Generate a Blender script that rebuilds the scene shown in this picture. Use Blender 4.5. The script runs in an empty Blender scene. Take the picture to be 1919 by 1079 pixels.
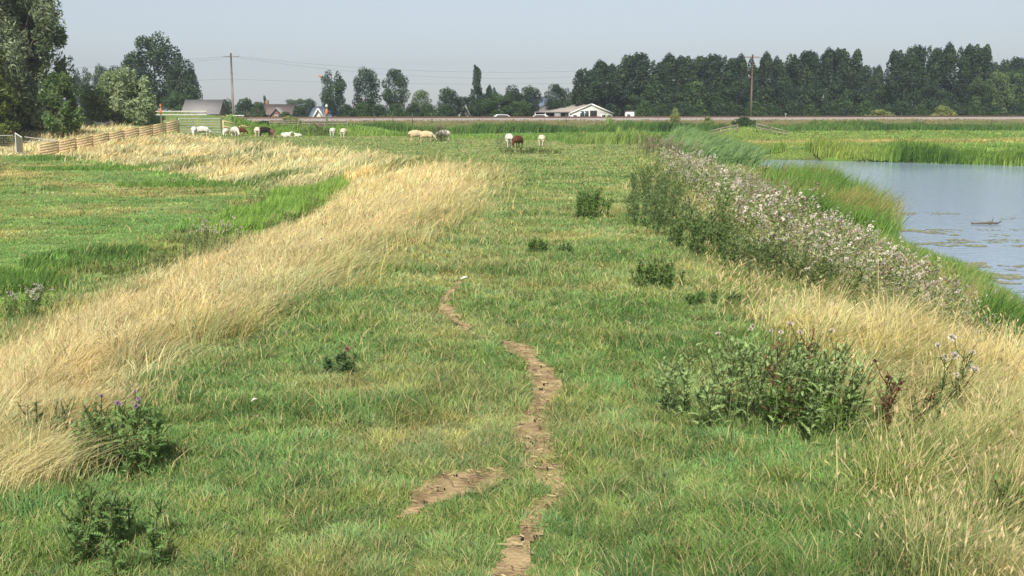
import bpy, bmesh, math, random
import numpy as np
from mathutils import Vector, Matrix

C = bpy.context.scene.collection
R = math.radians
# ------------------------------------------------------------------ camera
CAMZ = 3.6
cam_d = bpy.data.cameras.new("camera")
cam = bpy.data.objects.new("camera", cam_d); C.objects.link(cam)
cam.location = (0, 0, CAMZ)
cam.rotation_euler = (R(90) - math.atan(334.5 / 2100.0), 0, 0)
cam_d.sensor_width = 36; cam_d.lens = 36 * 2100.0 / 1919.0
cam_d.clip_start = 0.1; cam_d.clip_end = 8000
sc = bpy.context.scene
sc.camera = cam
# ------------------------------------------------------------------ world, sun, exposure
SUN_EL, SUN_AZ = 46.0, 186.0
w = bpy.data.worlds.new("World"); sc.world = w; w.use_nodes = True
nt = w.node_tree; nt.nodes.clear()
sky = nt.nodes.new("ShaderNodeTexSky"); sky.sky_type = 'NISHITA'; sky.sun_disc = False
sky.sun_elevation = R(SUN_EL); sky.sun_rotation = R(SUN_AZ)
sky.dust_density = 0.32; sky.air_density = 1.0; sky.ozone_density = 6.5
hsv = nt.nodes.new("ShaderNodeHueSaturation"); hsv.inputs['Saturation'].default_value = 0.45
bg = nt.nodes.new("ShaderNodeBackground"); bg.inputs['Strength'].default_value = 0.072
wo = nt.nodes.new("ShaderNodeOutputWorld")
nt.links.new(sky.outputs[0], hsv.inputs['Color']); nt.links.new(hsv.outputs[0], bg.inputs['Color'])
nt.links.new(bg.outputs[0], wo.inputs['Surface'])
sd = bpy.data.lights.new("sun", 'SUN'); sun = bpy.data.objects.new("sun", sd); C.objects.link(sun)
sd.energy = 4.2; sd.angle = R(1.2); sd.color = (1.0, 0.93, 0.82)
to_sun = Vector((math.sin(R(SUN_AZ)) * math.cos(R(SUN_EL)), math.cos(R(SUN_AZ)) * math.cos(R(SUN_EL)), math.sin(R(SUN_EL))))
sun.rotation_euler = to_sun.to_track_quat('Z', 'Y').to_euler()
vs = sc.view_settings
vs.view_transform = 'Standard'; vs.look = 'None'; vs.gamma = 1.0; vs.use_curve_mapping = False
vs.exposure = 0.58
sc.cycles.use_denoising = True
sc.cycles.max_bounces = 6; sc.cycles.transparent_max_bounces = 8
sc.cycles.diffuse_bounces = 3; sc.cycles.volume_bounces = 0

rng = np.random.default_rng(11)
random.seed(5)

# ------------------------------------------------------------------ numeric helpers
def vnoise(x, y, s, seed=0):
    """smooth value noise in 0..1; s = wavelength in metres"""
    x = np.asarray(x, float) / s + 137.3 * (seed + 1); y = np.asarray(y, float) / s + 71.9 * (seed + 3)
    xi = np.floor(x).astype(np.int64); yi = np.floor(y).astype(np.int64)
    fx = x - xi; fy = y - yi
    fx = fx * fx * (3 - 2 * fx); fy = fy * fy * (3 - 2 * fy)
    def h(a, b):
        n = (a * 374761393 + b * 668265263 + seed * 362437) & 0xffffffff
        n = ((n ^ (n >> 13)) * 1274126177) & 0xffffffff
        return ((n ^ (n >> 16)) & 0xffff) / 65535.0
    return (h(xi, yi) * (1 - fx) + h(xi + 1, yi) * fx) * (1 - fy) + (h(xi, yi + 1) * (1 - fx) + h(xi + 1, yi + 1) * fx) * fy
def fbm(x, y, s, seed=0):
    return 0.55 * vnoise(x, y, s, seed) + 0.3 * vnoise(x, y, s * .47, seed + 7) + 0.15 * vnoise(x, y, s * .21, seed + 13)
def ss(a, b, x):
    t = np.clip((np.asarray(x, float) - a) / (b - a), 0, 1); return t * t * (3 - 2 * t)
def curve(pts):
    px = [p[0] for p in pts]; py = [p[1] for p in pts]
    return lambda v: np.interp(v, px, py)
# the dike: crest edges, foot, water's edge (metres, along the walking direction Y)
XL = curve([(-40, -3.1), (3.5, -3.0), (4.4, -2.6), (5, -2.35), (5.8, -2.15), (7.4, -2.05), (12.7, -1.75), (17, -1.0), (24, -.4), (31, -.5), (41, -2), (50, -5.5), (60, -10), (70, -14.5), (80, -19.5), (90, -25), (100, -31), (112, -45), (130, -90), (400, -400)])
TL = curve([(-40, -7.5), (12, -7.8), (20, -8.2), (30, -7.6), (43, -8), (52, -14), (62, -20), (70, -25), (80, -33), (90, -50), (100, -80), (120, -160), (400, -900)])
XR = curve([(-40, 1.2), (3.8, 1.35), (5, 1.7), (6.2, 1.98), (12.7, 2.0), (20, 2.3), (30, 3.4), (45, 5), (60, 7), (80, 11), (100, 20), (200, 60)])
TR = curve([(-40, 8.2), (17, 8.0), (21, 9.1), (30, 10.1), (36, 10.8), (55, 14), (83, 17), (90, 17.5), (200, 30)])
FAR = curve([(-500, 400), (10, 400), (14.5, 92), (15, 86), (17, 83), (21, 85), (22, 81), (27, 77.7), (33, 73), (45, 66), (80, 50), (200, 10)])
YB = curve([(-60, 125), (-31, 120), (-28, 112), (-24, 102), (-10, 99), (0, 87), (10, 79), (40, 70)])
def rail_y(x): return 163 + 0.3 * np.asarray(x, float)
def H(x, y):
    x = np.asarray(x, float); y = np.asarray(y, float)
    zc = 1.95 - 0.65 * ss(18, 66, y)
    xl, tl, xr, tr = XL(y), TL(y), XR(y), TR(y)
    t = np.clip((x - tl) / (xl - tl), 0, 1)
    left = 0.22 + (zc - 0.22) * (0.45 * t + 0.55 * (t * t * (3 - 2 * t)))
    u = np.clip((x - xr) / (tr - xr), 0, 1)
    right = zc + (0.03 - zc) * (0.4 * u + 0.6 * (u * u * (3 - 2 * u)))
    z = np.where(x < (xl + xr) / 2, left, right)
    # water basin
    inw = ss(0, 1.5, x - tr) * ss(0, 1.5, FAR(x) - y)
    z = z * (1 - inw) + -1.0 * inw
    # land beyond the far shore
    fs = ss(-.3, 3.0, y - FAR(x)) * ss(13, 15, x)
    z = np.where(fs > 0, z * (1 - fs) + 0.36 * fs, z)
    # back of the dike
    b = ss(0, 9, y - YB(x)) * (1 - ss(60, 100, -x))
    z = z * (1 - b) + 0.5 * b
    z = z + 1.0 * np.exp(-((x + 37) / 8) ** 2 - ((y - 111) / 13) ** 2)
    z = z + 1.2 * ss(106, 116, y) * ss(10, 18, -x) * (1 - ss(132, 145, y))
    z = z + 0.9 * np.exp(-((x - 28.7) / 3.6) ** 2 - ((y - 140) / 5) ** 2)
    # railway embankment and the land behind
    d = y - rail_y(x)
    e = ss(-15, -4.4, d)
    z = z * (1 - e) + 2.1 * e
    e2 = ss(3.5, 7.5, d)
    z = z * (1 - e2) + 1.3 * e2
    # tussocky relief
    near = 1 - ss(150, 200, y)
    amp = 0.10 * near * (1 - inw)
    z = z + amp * (fbm(x, y, 3.2, 2) - .5) + 0.25 * near * (1 - inw) * (fbm(x, y, 14, 5) - .5) * ss(30, 60, y)
    return z
def H1(x, y): return float(H(np.array([x]), np.array([y]))[0])

# worn sheep track
TRACK = [[(-.10, 3.0), (-.04, 3.6), (.02, 3.95), (.08, 4.3), (.19, 4.64), (.14, 4.95), (.13, 5.16), (.09, 5.6), (.15, 6.05), (.22, 6.5), (.16, 7.2), (.03, 7.75), (-.12, 7.98), (-.32, 8.2), (-.46, 8.73), (-.58, 9.34), (-.58, 10.0), (-.5, 10.7)],
         [(-.44, 4.36), (-.37, 4.5), (-.29, 4.68), (-.21, 4.80), (-.11, 4.84)]]
TRW = [[.045, .055, .04, .005, .045, .05, .062, .062, .035, .06, .04, .06, -.03, .0, .03, .035, -.01, .01], [.01, .045, .085, .12, .06]]
def trackd(x, y):
    best = np.full(np.shape(x), 9.0)
    for pl, wl in zip(TRACK, TRW):
        for (a, b, wa, wb) in zip(pl[:-1], pl[1:], wl[:-1], wl[1:]):
            ax, ay = a; bx, by = b; L2 = (bx - ax) ** 2 + (by - ay) ** 2
            t = np.clip(((x - ax) * (bx - ax) + (y - ay) * (by - ay)) / L2, 0, 1)
            dd = np.hypot(x - ax - t * (bx - ax), (y - ay - t * (by - ay))) - (wa + (wb - wa) * t)
            best = np.minimum(best, dd)
    return best

# ------------------------------------------------------------------ materials
def mat(name, col=(.5, .5, .5), rough=.7, attr=False, noise=None, metal=0, transl=0, spec=.3, bump=None):
    m = bpy.data.materials.new(name); m.use_nodes = True
    n = m.node_tree; L = n.links; n.nodes.clear()
    out = n.nodes.new("ShaderNodeOutputMaterial")
    p = n.nodes.new("ShaderNodeBsdfPrincipled")
    p.inputs['Roughness'].default_value = rough; p.inputs['Metallic'].default_value = metal
    p.inputs['Specular IOR Level'].default_value = spec
    p.inputs['Base Color'].default_value = (*col, 1)
    src = None
    if attr:
        a = n.nodes.new("ShaderNodeAttribute"); a.attribute_name = "Col"; src = a.outputs['Color']
    if noise:
        scale, c2, sharp = noise
        tc = n.nodes.new("ShaderNodeTexCoord"); nz = n.nodes.new("ShaderNodeTexNoise")
        nz.inputs['Scale'].default_value = scale; nz.inputs['Detail'].default_value = 6
        L.new(tc.outputs['Object'], nz.inputs['Vector'])
        rmp = n.nodes.new("ShaderNodeMapRange"); rmp.inputs[1].default_value = .5 - sharp; rmp.inputs[2].default_value = .5 + sharp
        L.new(nz.outputs[0], rmp.inputs[0])
        mx = n.nodes.new("ShaderNodeMix"); mx.data_type = 'RGBA'
        L.new(rmp.outputs[0], mx.inputs[0])
        if src: L.new(src, mx.inputs[6])
        else: mx.inputs[6].default_value = (*col, 1)
        mx.inputs[7].default_value = (*c2, 1)
        if attr:
            mx.blend_type = 'MULTIPLY'
        src = mx.outputs[2]
    if src: L.new(src, p.inputs['Base Color'])
    if bump:
        tc2 = n.nodes.new("ShaderNodeTexCoord"); nb = n.nodes.new("ShaderNodeTexNoise"); nb.inputs['Scale'].default_value = bump[0]
        nb.inputs['Detail'].default_value = 8
        L.new(tc2.outputs['Object'], nb.inputs['Vector'])
        bp = n.nodes.new("ShaderNodeBump"); bp.inputs['Strength'].default_value = bump[1]; bp.inputs['Distance'].default_value = bump[2]
        L.new(nb.outputs[0], bp.inputs['Height']); L.new(bp.outputs[0], p.inputs['Normal'])
    if transl:
        tr = n.nodes.new("ShaderNodeBsdfTranslucent"); ms = n.nodes.new("ShaderNodeMixShader")
        ms.inputs[0].default_value = transl
        if src: L.new(src, tr.inputs['Color'])
        else: tr.inputs['Color'].default_value = (*col, 1)
        L.new(p.outputs[0], ms.inputs[1]); L.new(tr.outputs[0], ms.inputs[2]); L.new(ms.outputs[0], out.inputs[0])
    else:
        L.new(p.outputs[0], out.inputs[0])
    return m
M = {}
M['blade'] = mat('grass_blade', attr=True, rough=.6, transl=.35, spec=.25)
M['leaf'] = mat('leaf', attr=True, rough=.55, transl=.25, spec=.3)
M['ground'] = mat('turf_soil', attr=True, rough=.95, spec=.1, noise=(9.0, (.66, .70, .64), .25), bump=(24, .6, .03))
M['soil'] = mat('trodden_soil', (.46, .345, .19), .95, noise=(9, (.25, .18, .10), .13), spec=.1, bump=(60, .8, .02))
M['bark'] = mat('bark', (.16, .125, .09), .9, noise=(3, (.09, .075, .06), .2), spec=.1)
M['birch_bark'] = mat('pale_bark', (.42, .40, .35), .9, noise=(2, (.2, .19, .16), .2), spec=.1)
M['new_wood'] = mat('new_timber', (.74, .57, .31), .75, noise=(3, (.52, .36, .18), .3), spec=.2)
M['brown_board'] = mat('weathered_board', (.60, .46, .30), .8, noise=(3, (.50, .36, .22), .3), spec=.2)
M['grey_wood'] = mat('grey_timber', (.30, .265, .22), .9, noise=(4, (.2, .175, .15), .3), spec=.1)
M['pole_wood'] = mat('pole_timber', (.26, .17, .12), .85, noise=(1.5, (.18, .12, .09), .3), spec=.1)
M['pole_grey'] = mat('pale_pole_timber', (.36, .32, .28), .85, noise=(1.5, (.26, .22, .19), .3), spec=.1)
M['steel'] = mat('galvanised_steel', (.62, .63, .63), .5, metal=.25, noise=(6, (.5, .5, .5), .3))
M['darksteel'] = mat('dark_steel', (.10, .10, .10), .6, metal=.3)
M['wire'] = mat('wire', (.10, .11, .12), .6)
M['rail'] = mat('rusty_rail', (.13, .075, .05), .6, metal=.4)
M['ballast'] = mat('ballast', (.37, .335, .305), .95, noise=(5, (.23, .21, .195), .2), bump=(12, 1, .08), spec=.1)
M['asphalt'] = mat('asphalt', (.06, .06, .06), .9, noise=(3, (.05, .05, .05), .3))
M['white'] = mat('white_paint', (.78, .78, .74), .6, noise=(2, (.68, .68, .62), .35))
M['white_wall'] = mat('white_render', (.84, .83, .79), .8, noise=(1, (.72, .71, .66), .3))
M['brick'] = mat('brown_brick', (.24, .15, .11), .9, noise=(8, (.17, .11, .08), .3))
M['orange'] = mat('orange_paint', (.75, .17, .05), .5)
M['yellow'] = mat('yellow_paint', (.75, .45, .06), .5)
M['lime'] = mat('lime_paint', (.62, .8, .12), .5)
M['roof_grey'] = mat('grey_roof', (.27, .26, .26), .85, noise=(2.5, (.21, .2, .2), .3))
M['roof_tan'] = mat('fibre_cement_roof', (.36, .33, .30), .9, noise=(2.0, (.28, .25, .23), .3))
M['roof_blue'] = mat('blue_slate_roof', (.17, .22, .29), .5, noise=(2.5, (.13, .17, .23), .3))
M['roof_brown'] = mat('brown_tile_roof', (.19, .15, .14), .85, noise=(2.5, (.14, .11, .10), .3))
M['glass'] = mat('window_glass', (.05, .065, .08), .12, spec=.8)
M['dark'] = mat('dark_interior', (.02, .02, .02), .9)
M['car'] = mat('car_paint', (.75, .76, .77), .25, spec=.6)
M['carglass'] = mat('car_glass', (.03, .035, .04), .08, spec=.9)
M['tyre'] = mat('tyre', (.02, .02, .02), .8)
for nm, c, c2 in [('cream', (.72, .66, .50), (.58, .51, .37)), ('white', (.70, .68, .61), (.56, .53, .45)), ('brown', (.13, .055, .03), (.08, .035, .02)), ('black', (.018, .016, .015), (.03, .024, .02)), ('buff', (.62, .50, .32), (.50, .39, .24)), ('grey_brown', (.18, .12, .08), (.11, .07, .05))]:
    M['wool_' + nm] = mat(nm + '_wool', c, .95, noise=(9, c2, .2), spec=.05, bump=(30, .8, .02))

# ------------------------------------------------------------------ object helpers
def tag(o, label=None, cat=None, group=None, kind=None):
    if label: o['label'] = label
    if cat: o['category'] = cat
    if group: o['group'] = group
    if kind: o['kind'] = kind
    return o
def empty(name, loc, rz=0, scale=None):
    o = bpy.data.objects.new(name, None); C.objects.link(o); o.location = loc; o.rotation_euler = (0, 0, rz)
    o.empty_display_size = .2
    if scale: o.scale = scale
    return o
def copy_tree(o, parent=None):
    c = o.copy(); C.objects.link(c); c.parent = parent
    for ch in [k for k in o.children]: copy_tree(ch, c)
    return c
class Acc:
    """gathers triangles with a colour per vertex"""
    def __init__(s): s.v = []; s.f = []; s.c = []; s.n = 0
    def add(s, v, f, c):
        v = np.asarray(v, np.float32).reshape(-1, 3); f = np.asarray(f, np.int64).reshape(-1, 3)
        c = np.asarray(c, np.float32)
        if c.ndim == 1: c = np.tile(c, (len(v), 1))
        s.v.append(v); s.f.append(f + s.n); s.c.append(c); s.n += len(v)
    def tube(s, pts, rad, col, k=5):
        pts = [Vector(p) for p in pts]; vs, fs = [], []
        for i, p in enumerate(pts):
            d = (pts[min(i + 1, len(pts) - 1)] - pts[max(i - 1, 0)]).normalized()
            a = d.orthogonal().normalized() if i == 0 else (a - d * a.dot(d)).normalized()
            b = d.cross(a); r = rad[i] if hasattr(rad, '__len__') else rad
            for j in range(k):
                t = 2 * math.pi * j / k; vs.append(p + a * (math.cos(t) * r) + b * (math.sin(t) * r))
        for i in range(len(pts) - 1):
            for j in range(k):
                q0 = i * k + j; q1 = i * k + (j + 1) % k
                fs += [(q0, q1, q1 + k), (q0, q1 + k, q0 + k)]
        n = len(vs)
        for e, o_ in ((0, 0), (1, (len(pts) - 1) * k)):
            for j in range(1, k - 1): fs.append((o_, o_ + j + e, o_ + j + 1 - e) if e else (o_, o_ + j + 1, o_ + j))
        s.add([tuple(v) for v in vs], fs, col)
    def box(s, x0, x1, y0, y1, z0, z1, col=(1, 1, 1), fn=None):
        v = [(x, y, z) for z in (z0, z1) for y in (y0, y1) for x in (x0, x1)]
        if fn: v = [fn(p) for p in v]
        f = [(0, 2, 1), (1, 2, 3), (4, 5, 6), (5, 7, 6), (0, 1, 4), (1, 5, 4), (2, 6, 3), (3, 6, 7), (0, 4, 2), (2, 4, 6), (1, 3, 5), (3, 7, 5)]
        s.add(v, f, col)
    def beam(s, a, b, w_, h_, col=(1, 1, 1)):
        a = Vector(a); b = Vector(b); d = (b - a).normalized(); u = Vector((0, 0, 1))
        if abs(d.z) > .95: u = Vector((0, 1, 0))
        sd_ = d.cross(u).normalized(); up = sd_.cross(d).normalized(); v = []
        for p in (a, b):
            for q, r_ in ((-1, -1), (1, -1), (1, 1), (-1, 1)):
                v.append(tuple(p + sd_ * (q * w_ / 2) + up * (r_ * h_ / 2)))
        f = [(0, 1, 2), (0, 2, 3), (4, 6, 5), (4, 7, 6)]
        for j in range(4):
            k = (j + 1) % 4; f += [(j, j + 4, k), (k, j + 4, k + 4)]
        s.add(v, f, col)
    def build(s, name, material, parent=None, smooth=False):
        v = np.concatenate(s.v); f = np.concatenate(s.f).astype(np.int32); c = np.concatenate(s.c)
        me = bpy.data.meshes.new(name)
        me.vertices.add(len(v)); me.vertices.foreach_set('co', v.ravel())
        me.loops.add(len(f) * 3); me.loops.foreach_set('vertex_index', f.ravel())
        me.polygons.add(len(f)); me.polygons.foreach_set('loop_start', np.arange(0, len(f) * 3, 3, dtype=np.int32))
        me.polygons.foreach_set('loop_total', np.full(len(f), 3, np.int32))
        me.update(calc_edges=True)
        at = me.attributes.new('Col', 'FLOAT_COLOR', 'POINT')
        at.data.foreach_set('color', np.concatenate([c, np.ones((len(c), 1), np.float32)], 1).ravel())
        if smooth: me.polygons.foreach_set('use_smooth', np.ones(len(f), bool))
        me.materials.append(material)
        o = bpy.data.objects.new(name, me); C.objects.link(o); o.parent = parent
        return o

def blades(acc, x, y, z, h, wd, lx, ly, col, seg=2, curl=1.0, tip=None):
    """grass blades: base points, height, width, lean vector (fraction of height), colour"""
    n = len(x)
    if n == 0: return
    ang = rng.uniform(0, math.pi, n)
    # faces loosely towards the open side so that they read as blades from many sides
    sx, sy = np.cos(ang), np.sin(ang) * .6
    base = np.stack([x, y, z], 1)
    levels = [0, .45, 1.0] if seg == 2 else [0, .35, .7, 1.0]
    V = []; W = [1, .8, 0] if seg == 2 else [1, .85, .55, 0]
    lean = np.stack([lx, ly, np.zeros(n)], 1)
    ll = np.hypot(lx, ly)
    for t, ww in zip(levels, W):
        p = base + lean * (h * (t ** (1 + curl)))[:, None]
        p[:, 2] += h * t * (1 - .35 * np.minimum(ll, 1.3) * t)
        if ww > 0:
            off = np.stack([sx, sy, np.zeros(n)], 1) * (wd * ww * .5)[:, None]
            V += [p - off, p + off]
        else: V.append(p)
    k = len(V); v = np.stack(V, 1).reshape(-1, 3)
    i0 = (np.arange(n) * k)[:, None]
    if seg == 2: F = np.array([0, 1, 3, 0, 3, 2, 2, 3, 4])
    else: F = np.array([0, 1, 3, 0, 3, 2, 2, 3, 5, 2, 5, 4, 4, 5, 6])
    f = (i0 + F).reshape(-1, 3)
    c = np.repeat(col, k, 0)
    acc.add(v, f, c)

# ------------------------------------------------------------------ what grows where
GREEN = np.array([.175, .30, .085]); PALE = np.array([.42, .43, .18]); DEEP = np.array([.10, .215, .05])
STRAW = np.array([.76, .66, .355]); OLIVE = np.array([.28, .31, .11]); LUSH = np.array([.20, .37, .085]); GOLD = np.array([.72, .62, .30])
def zones(x, y):
    """index of vegetation, colour, height: 0 crest turf, 1 dry grass, 2 left pasture, 3 ditch growth, 4 right bank, 5 rough slope, 6 far meadow"""
    x0 = x; jx = np.random.default_rng(5).normal(0, 1, len(x)); x = x + jx * (.16 + .004 * y)
    xl, tl, xr, tr = XL(y), TL(y), XR(y), TR(y)
    n1 = fbm(x, y, 1.5, 3); n2 = fbm(x, y * .8, 6, 4); n3 = vnoise(x, y, .35, 9); n4 = fbm(x, y, .9, 21)
    edge = (fbm(x, y, 1.2, 17) - .5) * 1.5 + (fbm(x, y, 4, 18) - .5) * 1.2
    farf = ss(36, 50, y + (n2 - .5) * 12)
    n = len(x)
    z = np.zeros(n, int); 
    left = x < xl + edge
    z[left] = 1
    z[left & (farf > .5)] = 5
    wide = 1 - .75 * ss(42, 50, y); dz = tl + (2.0 + (fbm(x, y, 2.5, 31) - .5) * 3.2) * wide
    z[left & (x < dz)] = 3
    z[left & (x < tl - (1.7 + (fbm(x, y, 3, 33) - .5) * 3.0) * wide)] = 2
    rb = x > xr + edge * .7 + .1
    z[rb & (y < 95)] = 4
    z[(y > YB(x) + 2) & (x > -60)] = 6
    z[(x > 15) & (y > FAR(x) - 1)] = 6
    col = np.zeros((n, 3)); h = np.zeros(n)
    # crest turf
    dead = ss(.38, .72, n1 * .4 + n4 * .6) * .8 + .08
    dead = np.clip(dead + .35 * ss(20, 60, y) * n2, 0, .9)
    dark = ss(.55, .8, fbm(x, y, .8, 41))
    c0 = GREEN * (1 - dead[:, None]) + PALE * dead[:, None]
    c0 = c0 * (1 - .6 * dark[:, None]) + DEEP * .6 * dark[:, None]
    h0 = .035 + .05 * n3 + .075 * dark + .03 * n1
    # dry grass
    g = ss(.5, .8, fbm(x, y, 1.7, 51)) * .5
    eb = 1 - ss(0, 1.0, (xl - x)); g = np.clip(g * .5 + .6 * eb + .25 * ss(.45, .7, n4) , 0, .85)
    c1 = STRAW * (1 - g[:, None]) + OLIVE * 1.2 * g[:, None]; h1 = .08 + .2 * n1 + .06 * n4
    # pasture below
    st = ss(.48, .68, fbm(x, y * 1.5, 6, 61) * .7 + .3 * n1) * .7
    st = np.clip(st + ss(4, 14, y - 62) * .0 + np.exp(-((x - TL(y) + 11) / 5) ** 2) * ss(45, 60, y) * .75, 0, .95)
    dk = ss(.6, .8, fbm(x, y * 2, 2.4, 63))
    G2 = np.array([.22, .355, .105])
    c2 = G2 * (1 - st[:, None]) + np.array([.50, .42, .17]) * st[:, None]
    c2 = c2 * (1 - .6 * dk[:, None]) + DEEP * .6 * dk[:, None]; h2 = .03 + .04 * n3 + .06 * dk + .05 * st
    # ditch growth
    lu = ss(.48, .66, fbm(x, y, 4, 71)); br = ss(.62, .75, fbm(x, y, 2, 73))
    c3 = LUSH * lu[:, None] + np.array([.25, .32, .10]) * (1 - lu[:, None])
    c3 = c3 * (1 - .6 * br[:, None]) + np.array([.38, .28, .13]) * .6 * br[:, None]; h3 = (.10 + .22 * n1 * (.4 + .7 * lu)) * (.6 + .4 * wide)
    tv = (ss(-.3, 1.6, x - tl + (n4 - .5) * 1.6) * wide * .75)[:, None]; c3 = c3 * (1 - tv) + (STRAW * .55 + OLIVE * .45) * tv
    # right bank
    u = (x - xr) / (tr - xr)
    gn = fbm(x, y, 1.1, 81)
    gold = ss(.38, .58, gn * .6 + n4 * .4 + .20 * np.exp(-((u - .28 + .16 * (1 - ss(5, 8, y))) / .2) ** 2)) * (1 - .9 * ss(8.9, 10.2, y + (n1 - .5) * 1.5))
    gold = gold * (.62 + .38 * ss(5.5, 8, y)) * (1 - .8 * ss(.5, .8, u)) * (.25 + .75 * ss(.0, .16, u + (n4 - .5) * .3))
    gold = np.maximum(gold, .8 * np.exp(-((x - 3.6) / .8) ** 2 - ((y - 21) / 2.5) ** 2))
    c4 = np.array([.20, .28, .075]) * (1 - gold[:, None]) + GOLD * gold[:, None]
    h4 = (.10 + .2 * n1 + .08 * gold) * (.5 + .5 * ss(-.05, .2, u)) * (1 - .35 * ss(8.5, 10, y))
    # rough slope
    og = ss(.5, .7, fbm(x, y, 5, 91) * .6 + .4 * n1 + .12 * ss(-6, 6, x) - .06 * ss(12, 26, -x)) * .85
    c5 = STRAW * .93 * (1 - og[:, None]) + np.array([.22, .27, .085]) * og[:, None]
    dk5 = ss(.62, .75, fbm(x, y, 2.2, 95))[:, None]; c5 = c5 * (1 - .55 * dk5) + np.array([.12, .18, .05]) * .55 * dk5
    h5 = .2 + .25 * n1
    # far meadow
    sm = ss(.5, .62, fbm(x * .35, y, 9, 101)); sm = np.clip(sm * .15 + (.5 + .5 * n1) * np.exp(-((y - 105 - .1 * x - 6 * n2) / 6) ** 2) * (x > 14), 0, .95)
    c6 = np.array([.20, .34, .07]) * (1 - sm[:, None]) + np.array([.52, .42, .17]) * sm[:, None]; h6 = .1 + .1 * n1
    for k, (cc, hh) in enumerate([(c0, h0), (c1, h1), (c2, h2), (c3, h3), (c4, h4), (c5, h5), (c6, h6)]):
        m = z == k; col[m] = cc[m]; h[m] = hh[m]
    # grassy embankment face
    d = y - rail_y(x); e = ss(-16, -12, d)
    em = (np.array([.15, .21, .07])[None] * (1 - n2[:, None]) + np.array([.30, .24, .12])[None] * n2[:, None])
    e2 = ss(-8, -4, d)[:, None]; em = em * (1 - e2) + np.array([.33, .27, .16]) * e2
    col = col * (1 - e[:, None]) + em * e[:, None]
    b = ss(6, 9, d)[:, None]
    col = col * (1 - b) + np.array([.14, .2, .07]) * b
    return z, col, h

# ------------------------------------------------------------------ ground, water, path, embankment
def make_ground():
    rr = np.exp(np.linspace(math.log(.8), math.log(4000), 430))
    th = np.concatenate([np.linspace(-180, -42, 40, endpoint=False), np.linspace(-42, 42, 330, endpoint=False), np.linspace(42, 180, 40, endpoint=False)])
    th = np.radians(th); nT = len(th); nR = len(rr)
    X = (rr[:, None] * np.sin(th)[None]).ravel(); Y = (rr[:, None] * np.cos(th)[None]).ravel()
    X = np.append(X, 0.0); Y = np.append(Y, 0.0)
    Z = H(X, Y)
    _, col, _ = zones(X, Y)
    wet = ((1 - ss(.06, .22, Z)) * (X > 3))[:, None]; col = col * (1 - wet) + np.array([.13, .12, .07]) * wet
    col = col * .80                     # thatch and soil between the blades
    i = np.arange(nR - 1)[:, None] * nT; j = np.arange(nT)[None]; j2 = (j + 1) % nT
    a = i + j; b = i + j2; c = i + nT + j2; d = i + nT + j
    f = np.concatenate([np.stack([a, d, c], -1).reshape(-1, 3), np.stack([a, c, b], -1).reshape(-1, 3)])
    jj = np.arange(nT); f0 = np.stack([np.full(nT, nR * nT), jj, (jj + 1) % nT], 1)
    acc = Acc(); acc.add(np.stack([X, Y, Z], 1), np.concatenate([f, f0]), col)
    o = acc.build('ground', M['ground'], smooth=True); tag(o, kind='structure')
make_ground()

wm = bpy.data.materials.new('water'); wm.use_nodes = True
n_ = wm.node_tree; p_ = n_.nodes['Principled BSDF']
p_.inputs['Base Color'].default_value = (.27, .355, .46, 1); p_.inputs['Roughness'].default_value = .12
p_.inputs['IOR'].default_value = 1.33; p_.inputs['Specular IOR Level'].default_value = .8
tc = n_.nodes.new("ShaderNodeTexCoord"); mp = n_.nodes.new("ShaderNodeMapping"); mp.inputs['Scale'].default_value = (.8, 2.6, 1)
nz = n_.nodes.new("ShaderNodeTexNoise"); nz.inputs['Scale'].default_value = 2.2; nz.inputs['Detail'].default_value = 5
bp = n_.nodes.new("ShaderNodeBump"); bp.inputs['Strength'].default_value = .35; bp.inputs['Distance'].default_value = .05
n_.links.new(tc.outputs['Object'], mp.inputs[0]); n_.links.new(mp.outputs[0], nz.inputs['Vector'])
n_.links.new(nz.outputs[0], bp.inputs['Height']); n_.links.new(bp.outputs[0], p_.inputs['Normal'])
acc = Acc(); acc.add([(6, -60, 0), (300, -60, 0), (300, 100, 0), (6, 100, 0)], [(0, 1, 2), (0, 2, 3)], (1, 1, 1))
# keep the sheet only where the basin is
gx = np.linspace(7, 260, 400); gy = np.linspace(-60, 90, 220)
GX, GY = np.meshgrid(gx, gy); acc = Acc()
idx = np.arange(GX.size).reshape(GX.shape); ok = (H(GX, GY) < .12)
q = ok[:-1, :-1] | ok[1:, :-1] | ok[:-1, 1:] | ok[1:, 1:]
A_, B_, C_, D_ = idx[:-1, :-1][q], idx[:-1, 1:][q], idx[1:, 1:][q], idx[1:, :-1][q]
acc.add(np.stack([GX.ravel(), GY.ravel(), np.zeros(GX.size)], 1), np.concatenate([np.stack([A_, B_, C_], 1), np.stack([A_, C_, D_], 1)]), (1, 1, 1))
tag(acc.build('water', wm), kind='structure')

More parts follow.
